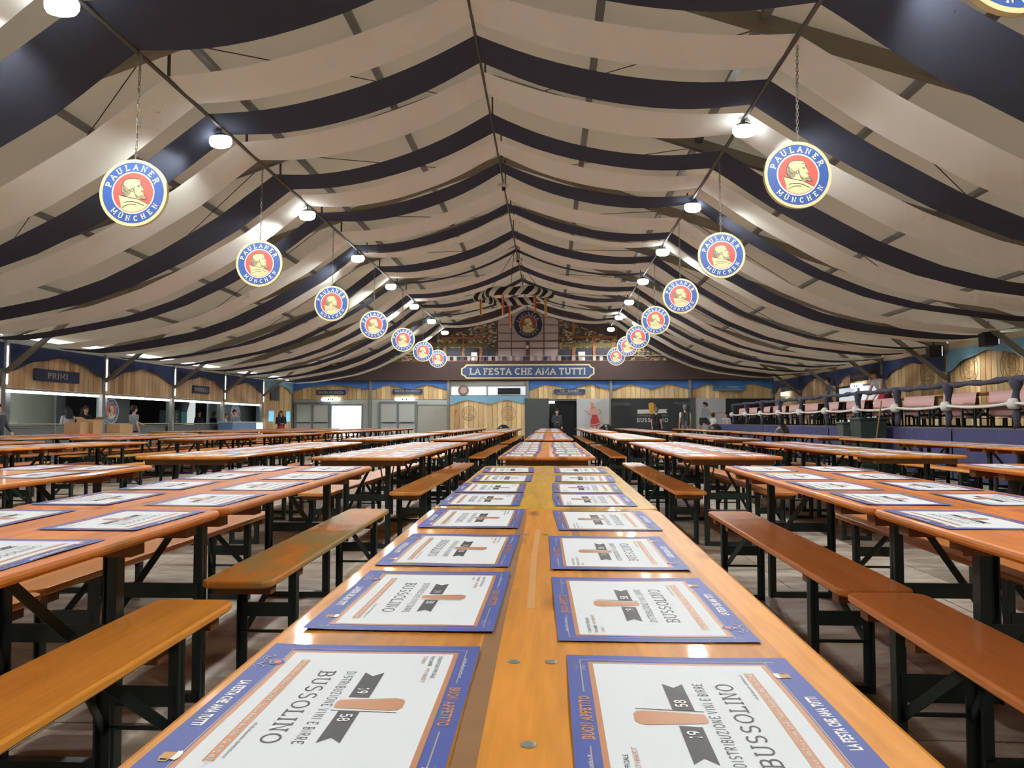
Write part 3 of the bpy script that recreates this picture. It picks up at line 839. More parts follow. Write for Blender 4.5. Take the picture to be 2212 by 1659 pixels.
TCOLS = [C(232, 154, 68), C(228, 144, 66), C(234, 160, 76), C(224, 136, 64), C(232, 150, 76), C(226, 148, 58)]
BCOLS = [C(232, 158, 72), C(226, 146, 66), C(236, 166, 84), C(218, 140, 66)]
ROWS = [('centre row', -0.018, 0), ('first row left of centre', -1.53, -.13), ('second row left of centre', -3.02, -.05), ('third row left of centre', -6.15, -.06),
        ('fourth row left of centre', -7.75, .05), ('fifth row left of centre', -9.40, -.1), ('sixth row left of centre', -11.05, .08),
        ('first row right of centre', 1.525, .14), ('second row right of centre', 3.17, .42), ('third row right of centre', 5.42, .5)]
YS = [0.42, 2.62, 6.03, 8.23, 12.15, 14.35, 16.55, 20.5, 22.7, 24.9, 27.1, 29.3]
TABLES = []
for rname, rx, dy in ROWS:
    n = 0
    for ti, y0 in enumerate(YS):
        yc = y0 + 1.1 + (dy if ti > 1 or abs(rx) > 3.1 else dy * .5)
        if rx > 5: yc = [0, 0, 6.6, 8.8, 11.0, 14.2, 16.4, 18.6, 21.8, 24.0, 26.2, 28.4][ti] + 1.1
        x = rx + random.uniform(-.025, .025) * (0 if ti < 4 and abs(rx) < 2 else 1)
        p = proj((x + (.4 if rx < 0 else -.4), yc + 1.1, .77))
        if p is None or p[0] < -30 or p[0] > 2240: continue
        n += 1
        near = yc < 11.5
        loc, rot = place(x, yc, random.uniform(-.006, .006) if ti > 0 else 0)
        t = tag(empty('beer_table', loc, rot), f'orange varnished folding beer table, {ORD[n - 1]} from the camera in the {rname}', 'table', 'beer tables in long rows')
        top = link(ME['top'], 'table_top', t); top.color = random.choice(TCOLS)
        if rname == 'centre row' and ti == 0: top.color = C(226, 152, 46); t['label'] = 'amber varnished folding beer table nearest the camera in the centre row'
        if rname == 'centre row' and ti == 1: top.color = C(216, 170, 50); t['label'] = 'ochre yellow folding beer table, second from the camera in the centre row'
        if abs(rx) < 2 and abs(rx) > 1 and ti < 2: top.color = C(230, 138, 62)
        add_frames(t, near, 'frame', 'farframe', 'leg', 'brace', 'batten', THW)
        TABLES.append((t, rname, rx, x, yc, ti, n, rot))
        for side, sx in (('left', -1), ('right', 1)):
            bx = x + sx * (.385 + random.uniform(-.02, .03))
            if rname == 'first row left of centre' and side == 'right': bx = x + .35
            if rname == 'first row right of centre' and side == 'left': bx = x - .37
            if rname == 'centre row': bx = x + sx * .345
            byc = yc + random.uniform(-.01, .01) * (ti > 1)
            worn = (rname == 'first row left of centre' and side == 'right' and ti == 1)
            if rname == 'first row left of centre' and side == 'right':
                byc = yc + (-.07 if ti == 0 else .16 if ti == 1 else 0.1)
            loc, rot = place(bx, byc, random.uniform(-.012, .012))
            b = empty('beer_bench', loc, rot)
            w = {'centre row': 'centre row'}.get(rname, rname)
            lab = f"{'worn grey-brown' if worn else 'orange'} bench on the {side} of the {ORD[n - 1]} table, {w}"
            tag(b, lab, 'bench', 'beer benches beside the tables')
            st = link(ME['seatw' if worn else 'seat'], 'seat', b); st.color = random.choice(BCOLS)
            if worn: st.color = C(232, 150, 60)
            if rname == 'first row right of centre' and side == 'left' and ti < 2: st.color = C(216, 134, 72)
            if rname == 'first row left of centre' and side == 'right' and ti == 0: st.color = C(250, 172, 72)
            add_frames(b, near, 'bframe', 'bfarframe', 'bleg', 'bbrace', 'bbatten', BHW)

# marks on the nearest table: adhesive strips and bolt heads
T0 = TABLES[0][0]
def strip(pts, w, m, z=.7703):
    mb = MB()
    for q in ribbon(pts, w): mb.poly([(a, b, z) for a, b in fix(q)])
    mb.build('adhesive_strip', m, T0)
strip([(-.064, -1.08), (-.068, -.3), (-.066, .5), (-.072, 1.085)], .026, M_TAPE)
strip([(-.014, .64), (-.018, .2), (-.014, -.22)], .014, M_TAPE2, .7704)
strip([(.275, 1.08), (.30, .62)], .028, M_TAPE)
strip([(.085, 1.08), (.095, .3)], .022, M_TAPE, .7702)
for bx, by in ((-.03, -.49), (.02, -.49), (-.004, -.74), (-.045, .55), (.007, .55), (-.02, .93)):
    MB().lathe([(.0085, 0.7701), (.0085, .7706), (.006, .7710), (0.0, .7711)], 12).build('bolt', M_BOLT, T0, (bx, by, 0))

# ------------------------------------------------------------------ placemats
MW, MH = 0.42, 0.297
def mat_layers(lod):
    L = []
    def rect(lv, mi, u0, v0, u1, v1): L.append((lv, mi, [(u0, v0), (u1, v0), (u1, v1), (u0, v1)]))
    def polys(lv, mi, ps, du=0, dv=0):
        for p in ps: L.append((lv, mi, fix([(a + du, b + dv) for a, b in p])))
    hu, hv = MW / 2, MH / 2
    rect(0, 0, -hu, -hv, hu, hv)                                   # blue sheet
    wl, wr, wb, wt = -hu + .034, hu - .034, -hv + .0415, hv - .034
    t = .0065
    # tan frame
    rect(1, 1, wl - t, wb - t, wr + t, wb); rect(1, 1, wl - t, wt, wr + t, wt + t); rect(1, 1, wl - t, wb, wl, wt); rect(1, 1, wr, wb, wr + t, wt)
    rect(1, 2, wl, wb, wr, wt)                                     # white field
    vv = lambda f: hv - f * MH
    # ribbons and glass
    y0, y1 = vv(.468), vv(.385); ym = (y0 + y1) / 2
    polys(2, 3, [[(-.103, y0), (-.021, y0), (-.019, y1), (-.103, y1), (-.090, ym)]] if lod == 0 else [[(-.103, y0), (-.021, y0), (-.021, y1), (-.103, y1)]])
    polys(2, 3, [[(.021, y0), (.103, y0), (.090, ym), (.103, y1), (.023, y1)]] if lod == 0 else [[(.021, y0), (.103, y0), (.103, y1), (.021, y1)]])
    g0, g1 = vv(.50), vv(.232)
    polys(2, 1, [[(-.012, g0 + .003), (-.008, g0), (.008, g0), (.012, g0 + .003), (.0185, g1 - .012), (.016, g1 - .004), (.009, g1), (-.009, g1), (-.016, g1 - .004), (-.0185, g1 - .012)]])
    rect(2, 1, -.146, vv(.797), .146, vv(.757))
    tp = text_polys('BUSSOLINO', .0215, .212, t=.105, serif=.13, gap=.16)[0]
    if lod <= 1:
        polys(2, 3, tp, 0, vv(.635))
        polys(2, 3, [[(.018, g0), (.0195, g0), (.0245, g1 - .004), (.023, g1 - .004)]])
    else:
        rect(2, 6, -.1, vv(.65), .1, vv(.615))
    if lod == 0:
        # thin lines in the border
        a = .0008
        for (u0, v0, u1, v1) in ((-hu + .018, -hv + .020, hu - .018, -hv + .020 + 2 * a), (-hu + .018, -hv + .020, -hu + .018 + 2 * a, hv - .018), (hu - .018 - 2 * a, -hv + .020, hu - .018, hv - .018),
                                 (-hu + .018, hv - .018, -.070, hv - .018 + 2 * a), (.070, hv - .018, hu - .018, hv - .018 + 2 * a)):
            rect(1, 4, u0, v0 + (0.0125 if v1 - v0 < .01 and v0 < 0 else 0), u1, v1 + (0.0125 if v1 - v0 < .01 and v0 < 0 else 0))
        polys(1, 5, text_polys('LA FESTA CHE AMA TUTTI', .0135, .135, t=.22, serif=.1, gap=.08)[0], 0, -hv + .016)
        polys(1, 1, text_polys('BUON APPETITO', .0135, .112, t=.2, serif=.13, gap=.09)[0], 0, hv - .0165)
        polys(2, 3, text_polys('DISTRIBUZIONE VINI E BIRRE', .0125, .212, t=.1, serif=0, gap=.2)[0], 0, vv(.53))
        polys(3, 5, text_polys('19', .0145, None, t=.15, serif=.1)[0], -.040, ym)
        polys(3, 5, text_polys('58', .0145, None, t=.15, serif=.1)[0], .040, ym)
        polys(3, 5, sans('CA BUSSOLINO srl - Via Don Orione, 200/B - Frazione Bandito Bra (CN) - Tel. 0172 457734', .0082), 0, vv(.778))
        polys(2, 3, sans('info@cabussolino-distribuzione.it', .0062), .098, vv(.735))
        polys(2, 3, sans('FORNITORE UFFICIALE', .0078, 'LEFT'), wl + .010, vv(.17))
        polys(2, 3, sans('PAULANER', .0078, 'LEFT'), wl + .010, vv(.205))
        polys(2, 1, sans('OKTOBERFEST', .0078, 'LEFT'), wl + .054, vv(.205))
        polys(2, 1, sans('TORINO', .0078, 'LEFT'), wl + .010, vv(.24))
        polys(1, 5, sans('oktoberfest.torino.it', .0088), -.125, hv - .0155)
        polys(1, 4, sans('7a EDIZIONE', .005), .160, hv - .010)
        polys(1, 5, sans('2 0 2 5', .008), .160, hv - .020)
        # small round badge with a flourish on the left, a beer mug held up on the right of the lower border
        polys(2, 4, [[(a * .011 - .136, b * .011 - hv + .030) for a, b in p] for p in disc(0, 1, 20)])
        polys(3, 0, [[(a * .009 - .136, b * .009 - hv + .030) for a, b in p] for p in disc(.6, 1, 20)])
        polys(3, 7, [[(a * .005 - .136, b * .005 - hv + .030) for a, b in p] for p in disc(0, 1, 16)])
        cur = [(-.165 + .0065 * i + .002 * math.sin(i * 2.3), -hv + .014 + .006 * math.sin(i * 1.9)) for i in range(9)]
        polys(2, 4, ribbon(cur, .0016)); polys(2, 4, ribbon([(p[0] + .004, p[1] - .006) for p in cur[::2]], .0009))
        polys(2, 8, [[(.131, -hv + .016), (.144, -hv + .016), (.145, -hv + .030), (.130, -hv + .030)]])
        polys(3, 5, [[(.129, -hv + .029), (.146, -hv + .029), (.147, -hv + .034), (.142, -hv + .036), (.133, -hv + .0355), (.128, -hv + .033)]])
        polys(2, 8, ribbon([(.144, -hv + .018), (.149, -hv + .019), (.149, -hv + .026), (.144, -hv + .027)], .0016))
    return L
MATM = [M_BLUE, M_TAN, M_PAPER, M_INK, M_GOLDL, M_WPR, plain('grey_lettering', C(150, 152, 156), .5), M_ERED, plain('printed_ale', C(196, 150, 84), .5)]
def mat_mesh(lod, curl):
    bm = bmesh.new()
    for lv, mi, p in mat_layers(lod):
        z = 0.0004 + lv * 0.00035
        try:
            f = bm.faces.new([bm.verts.new((a, b, z)) for a, b in p]); f.material_index = mi
        except ValueError: pass
    if curl is not None:
        for i in range(1, 10):
            c = -MW / 2 + MW * i / 10
            bmesh.ops.bisect_plane(bm, geom=bm.verts[:] + bm.edges[:] + bm.faces[:], plane_co=(c, 0, 0), plane_no=(1, 0, 0))
        for i in range(1, 7):
            c = -MH / 2 + MH * i / 7
            bmesh.ops.bisect_plane(bm, geom=bm.verts[:] + bm.edges[:] + bm.faces[:], plane_co=(0, c, 0), plane_no=(0, 1, 0))
        rg = random.Random(curl); p1, p2 = rg.uniform(0, 6), rg.uniform(0, 6); a1, a2 = rg.uniform(.0006, .0014), rg.uniform(.0003, .0009)
        for v in bm.verts:
            x, y = v.co.x, v.co.y
            e = max(0, abs(y) / (MH / 2) - .7) ** 2 * .012 + max(0, abs(x) / (MW / 2) - .75) ** 2 * .015
            v.co.z += .0016 + a1 * math.sin(x * 17 + p1) + a2 * math.sin(y * 24 + p2) + e * (0.4 + 0.6 * math.sin(x * 9 + p2) ** 2)
    me = bpy.data.meshes.new('placemat'); bm.to_mesh(me); bm.free()
    for m in MATM: me.materials.append(m)
    return me
MAT_NEAR = [mat_mesh(0, k) for k in (1, 2, 3)]
MAT_MID = mat_mesh(1, None)
MAT_FAR = mat_mesh(2, None)
spots = []
for (t, rname, rx, x, yc, ti, n, rot) in TABLES:
    for side, sx in (('left', -1), ('right', 1)):
        for k in range(4):
            yl = -0.815 + 0.545 * k + random.uniform(-.012, .012)
            xl = (-.225 if sx < 0 else .205) + random.uniform(-.014, .014); rz = random.uniform(-.03, .03)
            if rname == 'centre row' and ti == 0:
                if sx > 0: xl = [.19, .175, .168, .186][k]; yl = [-.675, -.19, .30, .83][k]; rz = [.0, .02, .012, .035][k]
                else: xl = [-.229, -.214, -.215, -.219][k]; yl = [-.65, -.155, .325, .855][k]; rz = [.0, -.012, -.02, -.01][k]
            if rname == 'centre row' and ti == 1:
                yl = [-.83, -.37, .14, .72][k]; xl = (.18 if sx > 0 else -.24) + .02 * (k > 1)
            M = t.matrix_basis
            wp = (Matrix.Translation(t.location) @ Euler(t.rotation_euler).to_matrix().to_4x4()) @ Vector((xl, yl, .77))
            p = proj(wp)
            inview = p is not None and -60 < p[0] < 2270 and p[1] < 1760
            if not inview: continue
            spots.append((wp.y, t, rname, n, side, k, xl, yl, rz + (-PI / 2 if sx < 0 else PI / 2), wp, sx))
spots.sort(key=lambda s: s[0])
far_mb = MB()
for i, (d, t, rname, n, side, k, xl, yl, rz, wp, sx) in enumerate(spots):
    rotm = Euler((t.rotation_euler.x, 0, t.rotation_euler.z)).to_matrix().to_4x4() @ Matrix.Rotation(rz, 4, 'Z')
    if i < 300:
        me = MAT_NEAR[(i * 7 + k) % 3] if d < 5.2 and rname in ('centre row', 'first row left of centre', 'first row right of centre', 'second row left of centre') else MAT_MID
        o = link(me, 'placemat'); o.matrix_world = Matrix.Translation(wp) @ rotm
        tag(o, f'paper placemat, {ORD[k]} on {side} side of {ORD[n - 1]} table, {rname}', 'placemat', 'blue-bordered paper placemats')
    else:
        Mx = Matrix.Translation(wp) @ rotm
        o = len(far_mb.v)
        far_mb.v += [tuple(Mx @ v.co) for v in MAT_FAR.vertices]
        for p in MAT_FAR.polygons: far_mb.f.append(tuple(o + q for q in p.vertices)); far_mb.m.append(p.material_index)
if far_mb.v:
    tag(far_mb.build('distant_placemats', MATM), 'rows of blue-bordered white placemats on the distant beer tables', 'placemats', kind='stuff')
#__PART2__
# ------------------------------------------------------------------ wall pieces shared by the walls
PLANKC = [C(244, 218, 166), C(236, 206, 152), C(248, 226, 178), C(228, 194, 142), C(240, 212, 162)]
PLANKD = [C(246, 218, 176), C(240, 208, 164), C(248, 224, 186), C(232, 198, 154), C(244, 214, 170)]
_plank_cache = {}
def plank_mesh(w, h, t):
    k = (round(w, 3), round(h, 3), t)
    if k not in _plank_cache:
        b = .006
        mb = MB(); vs = []
        for (x, z, y) in ((0, 0, 0), (w, 0, 0), (w, h, 0), (0, h, 0), (b, b, -t), (w - b, b, -t), (w - b, h - b, -t), (b, h - b, -t)):
            vs.append((x, y, z))
        mb.add(vs, [(0, 3, 2, 1), (4, 5, 6, 7), (0, 1, 5, 4), (1, 2, 6, 5), (2, 3, 7, 6), (3, 0, 4, 7)])
        _plank_cache[k] = mb.mesh('plank', M_PLANK)
    return _plank_cache[k]
def planks(parent, origin, rz, length, z0, z1, cols, w=0.23, t=0.018):
    """row of upright boards along local +x starting at origin; front face looks to local -y"""
    n = max(1, round(length / w)); w = length / n
    dx, dy = math.cos(rz), math.sin(rz)
    me = plank_mesh(w - .012, z1 - z0, t)
    for i in range(n):
        o = link(me, 'plank', parent, (origin[0] + dx * w * i, origin[1] + dy * w * i, z0), (0, 0, rz))
        c = random.choice(cols); k = random.uniform(.8, 1.08)
        o.color = (c[0] * k, c[1] * k, c[2] * k, 1)
def swag(parent, origin, rz, length, z1, drop, mat, scallops=1, t=0.05, base=0.35):
    """gathered cloth valance with a scalloped lower edge"""
    n = 36; rows = 6; vs = []
    for i in range(n + 1):
        u = i / n
        a = (u * scallops) % 1.0 if u < 1 else 1.0
        d = drop * (base + (1 - base) * (abs(2 * a - 1) ** 1.6)) * (1 + .06 * math.sin(u * 23))
        for j in range(rows + 1):
            v = j / rows
            fold = t * (.45 + .55 * math.sin((v * 3.2 + .5 * math.sin(u * 6)) * 2 * PI) ** 2) * (.4 + .6 * v)
            x = u * length; y = -.03 - fold; z = z1 - d * v
            vs.append((origin[0] + x * math.cos(rz) - y * math.sin(rz), origin[1] + x * math.sin(rz) + y * math.cos(rz), z))
    r = rows + 1
    mb = MB(); mb.add(vs, [(i * r + j, (i + 1) * r + j, (i + 1) * r + j + 1, i * r + j + 1) for i in range(n) for j in range(rows)])
    return mb.build('swag', mat, parent, smooth=True)
def wall_board(name, label, cat, px0, py0, px1, py1, Y, mat, th=.04, group=None):
    a, b = P(px0, py1, Y), P(px1, py0, Y)
    o = MB().box(a.x, b.x, Y - th, Y, a.z, b.z).build(name, mat)
    return tag(o, label, cat, group)
def text_into(mb, s, h, width, fn, mi=0, **kw):
    ps, w = text_polys(s, h, width, **kw)
    for p in ps: mb.poly([fn(a, b) for a, b in fix(p)], mi)
def stamp_into(mb, R, fn):
    for r0, r1 in ((.95, 1.0), (.60, .64)):
        for p in disc(r0, r1, 40): mb.poly([fn(x * R, y * R) for x, y in fix(p)])
    for s, a0, a1, o in (('PAULANER', 162, 29, True), ('MÜNCHEN', 226, 330, False)):
        for p in ring_text(s, a0, a1, .79, .17, o, .13): mb.poly([fn(x * R, y * R) for x, y in fix(p)])
    for l in ELINES:
        for p in ribbon([ek(*q) for q in l], .02): mb.poly([fn(x * R, y * R) for x, y in fix(p)])

# ------------------------------------------------------------------ far wall
def zf(py): return P(1186, py, YF).z
def xf(px, py=860): return P(px, py, YF).x
wall_far = tag(empty('wall_far', (0, 0, 0)), kind='structure')
DX0, DX1, DZ1 = xf(716, 900), xf(781, 900), zf(876)
WX0, WX1, WZ0, WZ1 = xf(972, 843), xf(1138, 843), zf(855), zf(832)
bk = MB()
for (a, b, z0, z1) in ((-17.5, DX0, 0, EZ), (DX0, DX1, DZ1, EZ), (DX1, WX0, 0, EZ), (WX0, WX1, 0, WZ0), (WX0, WX1, WZ1, EZ), (WX1, XR + .6, 0, EZ)):
    bk.box(a, b, YF + .06, YF + .12, z0, z1)
bk.build('backing', M_DOOR, wall_far)
bk = MB(); bk.prism([(XL - .2, YF + .02, EZ - .05), (XR + .2, YF + .02, EZ - .05), (XR + .2, YF + .02, EZ + .14), (RX, YF + .02, RZ + .3), (XL - .2, YF + .02, EZ + .14)], (0, .1, 0)); bk.build('gable_panel', M_BROWN, wall_far)
wtop = zf(822)
SEC = [(634, 800), (803, 966), (972, 1137), (1143, 1317), (1322, 1488), (1493, 1668)]
for i, (a, b) in enumerate(SEC):
    x0, x1 = xf(a), xf(b)
    low = [zf(862), zf(862), -.0, zf(862), zf(861), zf(862)][i]
    if i == 2:
        planks(wall_far, (x0, YF + .05), 0, x1 - x0, 0.0, WZ0 - .02, PLANKC)
        swag(wall_far, (x0, YF + .02), 0, x1 - x0, WZ0, .44, M_SWAGL, 2, .04, .5)
    else:
        planks(wall_far, (x0, YF + .05), 0, x1 - x0, low, wtop, PLANKC)
        swag(wall_far, (x0, YF + .02), 0, x1 - x0, wtop, .46, M_SWAGB, 2 if i else 1, .05, .45)
for px in (632, 801, 969, 1140, 1319.5, 1490):
    x = xf(px); MB().box(x - .06, x + .06, YF - .10, YF + .04, 0, wtop + .05).build('post', M_ALU, wall_far)
# clerestory window with milky panes, a round badge and a grille
w1 = tag(empty('window_1', (WX0, YF, WZ0)), kind='structure')
xm = (xf(1052) - WX0)
for a, b in ((0, xm), (xm, WX1 - WX0)):
    MB().box(a + .03, b - .03, .07, .08, .02, WZ1 - WZ0 - .02).build('pane', M_PANE, w1)
for x in (0.03, xm, WX1 - WX0 - .03): MB().box(x - .03, x + .03, .02, .1, 0, WZ1 - WZ0).build('window_frame', M_ALU, w1)
for z in (.02, WZ1 - WZ0 - .02): MB().box(.03, WX1 - WX0 - .03, .02, .1, z - .02, z + .02).build('window_frame', M_ALU, w1)
c = P(1001, 843, YF - .02); mb = MB(); mb.prism([(c.x + .27 * math.cos(a * PI / 6 + .2), YF - .02, c.z + .27 * math.sin(a * PI / 6 + .2)) for a in range(12)], (0, .03, 0), 0)
mb.poly([(c.x + .17 * math.cos(a * PI / 8), YF - .023, c.z + .17 * math.sin(a * PI / 8)) for a in range(16)], 1)
tag(mb.build('round_badge', [plain('badge_grey', C(120, 116, 108), .7), plain('badge_pink', C(200, 160, 146), .7)]), 'round grey and pink badge on the bright high window of the far wall', 'badge')
a, b = P(1075, 852, YF - .02), P(1124, 838, YF - .02)
gr = tag(empty('ventilation_grille', (a.x, YF - .03, a.z)), 'black slatted grille in the bright high window of the far wall', 'grille')
MB().box(0, b.x - a.x, .02, .05, 0, b.z - a.z).build('backing', M_BLACK, gr)
for i in range(5): MB().box(0, b.x - a.x, -.01, .02, (b.z - a.z) * i / 5, (b.z - a.z) * i / 5 + .02).build('slat', M_CHAR, gr)
# wood-burnt stamps
for px, nm in ((1013, 'left'), (1098, 'right')):
    c = P(px, 893, YF); mb = MB(); stamp_into(mb, .36, lambda u, v: (c.x + u, YF + .027, c.z + v)); mb.build('stamp', M_STAMP, wall_far)
c = P(984, 888, YF); tag(MB().box(c.x - .06, c.x + .06, YF - .01, YF + .02, c.z - .06, c.z + .06).build('fire_sign', M_ERED), 'small red fire equipment sign on the plank wall at the far end', 'sign')

# fascia with the long title board
zb0, zb1 = zf(820), zf(781)
fx0, fx1 = xf(700, 800), xf(1600, 800)
MB().box(XL + .3, XR - .2, YF - .18, YF + .02, zb0, zb1).build('fascia', M_BROWN, wall_far)
MB().box(XL + .3, XR - .2, YF - .22, YF - .16, zb0 - .03, zb0 + .02).build('fascia_trim', plain('fascia_trim_brown', C(96, 66, 52), .7), wall_far)
a, b = P(996, 818, YF - .2), P(1284, 786, YF - .2)
cx, cz, hw, hh = (a.x + b.x) / 2, (a.z + b.z) / 2, (b.x - a.x) / 2, (b.z - a.z) / 2
def notched(hw, hh, n):
    return [(-hw, -hh * .45), (-hw + n * .55, -hh * .62), (-hw + n, -hh), (hw - n, -hh), (hw - n * .55, -hh * .62), (hw, -hh * .45), (hw, hh * .45), (hw - n * .55, hh * .62), (hw - n, hh), (-hw + n, hh), (-hw + n * .55, hh * .62), (-hw, hh * .45)]
tb = tag(empty('title_board', (cx, YF - .2, cz)), 'long blue gold-edged board reading LA FESTA CHE AMA TUTTI on the gable', 'sign')
MB().prism([(x, 0, z) for x, z in notched(hw, hh, .25)], (0, .04, 0)).build('border', M_GOLD, tb)
MB().prism([(x, -.012, z) for x, z in notched(hw - .07, hh - .07, .22)], (0, .02, 0)).build('panel', plain('title_blue', C(58, 84, 124), .6, noise=.15, nscale=1.2), tb)
mb = MB(); text_into(mb, 'LA FESTA CHE AMA TUTTI', .34, 5.7, lambda u, v: (u, -.016, v), t=.2, serif=.17, gap=.12, space=.36); mb.build('lettering', M_SIGNT, tb)

# gable picture: half-timbered front in the middle, crowd scenes either side, balcony rail
GY = YF - .02
def grect(mb, px0, py0, px1, py1, off=0.0, th=.03, mi=0):
    a, b = P(px0, py1, GY), P(px1, py0, GY); mb.box(a.x, b.x, GY - off - th, GY - off, a.z, b.z, mi)
mb = MB(); p = [P(1074, 779, GY), P(1207, 779, GY), P(1207, 692, GY), P(1140, 660, GY), P(1074, 692, GY)]
mb.prism(p, (0, -.03, 0)); mb.build('facade_panel', M_FAC, wall_far)
tm = [(1074, 780, 1076, 692), (1104, 780, 1106, 676), (1174, 780, 1176, 676), (1206, 780, 1208, 692), (1136, 780, 1144, 738)]
for (a, b, c_, d) in tm: mb = MB(); grect(mb, a, d, c_, b, .03, .03); mb.build('timber', M_TIMB, wall_far)
for (y0, y1, xa, xb) in ((685, 686.5, 1077, 1110), (701, 703, 1077, 1112), (719, 720.5, 1077, 1112), (685, 686.5, 1170, 1206), (701, 703, 1170, 1206), (719, 720.5, 1170, 1206), (735.5, 738.5, 1075, 1207), (751, 754, 1075, 1207)):
    mb = MB(); grect(mb, xa, y0, xb, y1, .03, .03); mb.build('timber', M_TIMB, wall_far)
c = P(1139, 750, GY); mb = MB(); mb.lathe([(0, -.09), (.06, -.06), (.085, 0), (.06, .06), (0, .09)], 12); mb.build('globe', M_EWHITE, wall_far, (c.x, GY - .1, c.z))
for (xa, xb) in ((840, 1073), (1208, 1440)):
    mb = MB(); pts = []
    for px, py in ((xa, 780), (xb, 780), (xb, 690 if xa < 1000 else 770), (xa, 770 if xa < 1000 else 690)):
        pts.append(P(px, py, GY))
    mb.prism(pts, (0, -.02, 0)); mb.build('crowd_print', M_CROWD, wall_far)
for (a, y0, b, y1) in ((957, 728, 1042, 733), (958, 733, 963, 780), (999, 733, 1003, 780), (1040, 700, 1044, 733), (1036, 752, 1042, 780), (918, 752, 922, 780),
                       (1240, 726, 1330, 731), (1281, 731, 1286, 780), (1321, 731, 1326, 780), (1236, 694, 1241, 731), (1236, 752, 1243, 780)):
    mb = MB(); grect(mb, a, y0, b, y1, .03, .04); mb.build('timber', M_OTIM, wall_far)
M_DWIN = plain('printed_dark_window', C(62, 64, 74), .7); M_LEAF = plain('printed_greenery', C(116, 112, 66), .8, noise=.4, nscale=14)
for (a, y0, b, y1) in ((923, 752, 957, 779), (964, 752, 998, 779), (1004, 752, 1035, 779), (1043, 754, 1071, 779), (1210, 754, 1235, 779), (1244, 752, 1280, 779), (1287, 752, 1320, 779), (1327, 752, 1362, 779)):
    mb = MB(); grect(mb, a, y0, b, y1, .025, .012); mb.build('window_print', M_DWIN, wall_far)
for (a, y0, b, y1) in ((923, 741, 957, 750), (964, 741, 998, 750), (1004, 741, 1050, 750), (1232, 741, 1280, 750), (1287, 741, 1320, 750), (1327, 741, 1362, 750)):
    mb = MB(); grect(mb, a, y0, b, y1, .028, .02); mb.build('flower_box_print', M_LEAF, wall_far)
for (a, y0, b, y1) in ((1018, 761, 1031, 779), (1249, 760, 1264, 779)):
    mb = MB(); grect(mb, a, y0, b, y1, .03, .02); mb.build('poster', M_EWHITE, wall_far)
for py in (769.5, 780):
    mb = MB(); grect(mb, 850, py - .7, 1440, py + .7, .10, .03); mb.build('rail', M_OTIM if py > 775 else M_FAC, wall_far)
for i in range(30):
    px = 905 + i * 15; mb = MB(); grect(mb, px, 770, px + 7, 779.5, .08, .02); mb.build('baluster_panel', M_FAC if i % 3 else M_SIGN, wall_far)
# big emblem on the gable
c = P(1141, 701, GY); R = .69
t = tag(empty('gable_emblem', (c.x, GY - .12, c.z)), 'large shade-darkened round monk emblem mounted high on the timbered gable', 'sign')
mb = MB(); n = 48; mb.prism([(R * math.cos(2 * PI * i / n), 0, R * math.sin(2 * PI * i / n)) for i in range(n)], (0, .05, 0)); mb.build('board', M_EBLUE, t)
mb = MB(); emblem_into(mb, R, lambda u, v, l: (u, -l, v), .002, [(l, (1 if m == 0 and l == 0 else m), p) for l, m, p in EL]); mb.build('emblem', [M_GOLD, plain('emblem_shaded_blue', C(36, 46, 76), .6), M_SIGNT, plain('emblem_shaded_red', C(150, 62, 58), .6), M_ELINE, M_EHAIR], t)  # blue, red and white darkened to paint in the unlit gable

# signs and lit exit boxes on the far wall
def name_sign(text, px, py, w, h, label, mat=M_SIGN, tw=None, sub=False):
    c = P(px, py, YF - .06)
    t = tag(empty('name_sign', (c.x, YF - .06, c.z)), label, 'sign')
    hw, hh = w / 2, h / 2
    MB().prism([(x, 0, z) for x, z in ((-hw, -hh + .05), (-hw + .05, -hh), (hw - .05, -hh), (hw, -hh + .05), (hw, hh - .05), (hw - .05, hh), (-hw + .05, hh), (-hw, hh - .05))], (0, .03, 0)).build('board', mat, t)
    mb = MB(); text_into(mb, text, h * .42, tw or w * .84, lambda u, v: (u, -.004, v + (.04 if sub else 0)), t=.19, serif=.15, gap=.14); mb.build('lettering', M_SIGNT, t)
    if sub: MB().box(-hw * .8, hw * .8, -.005, 0, -hh * .62, -hh * .5).build('underline', M_SIGNT, t)
name_sign('USCITA SICUREZZA', 715, 848, 1.5, .27, 'grey-blue USCITA SICUREZZA sign above the bright open doorway')
name_sign('USCITA SICUREZZA', 880, 846, 1.5, .25, 'navy USCITA SICUREZZA sign above the closed grey double door', sub=True)
name_sign('WC - DAMEN', 1230, 846, 1.55, .25, 'navy WC DAMEN sign above the dark doorway', tw=.9, sub=True)
name_sign('WC - HERREN', 1575, 838.5, 1.55, .26, 'bright blue WC HERREN sign on the far right of the end wall', M_SIGNLB, 1.0, True)
def exit_box(loc, rz, w, label):
    t = tag(empty('exit_light', loc, (0, 0, rz)), label, 'exit light', 'lit exit signs')
    h = .085
    pts = [(w / 2 - h + h * math.cos(math.radians(a)), 0, h * math.sin(math.radians(a))) for a in range(-90, 91, 18)] + [(-w / 2 + h + h * math.cos(math.radians(a)), 0, h * math.sin(math.radians(a))) for a in range(90, 271, 18)]
    MB().prism(pts, (0, .06, 0)).build('lens', M_EXIT, t)
    mb = MB()
    for dx in (-.09, .09): mb.poly([(dx - .05, -.003, -.05), (dx + .05, -.003, -.05), (dx + .02, -.003, .03), (dx - .02, -.003, .04)])
    mb.poly([(-.02, -.003, -.04), (.02, -.003, -.04), (.02, -.003, .03), (-.02, -.003, .03)])
    mb.build('pictogram', M_GREENS, t)
c = P(714, 862.5, YF - .12); exit_box((c.x, YF - .12, c.z), 0, .95, 'lit white exit light above the bright open doorway')
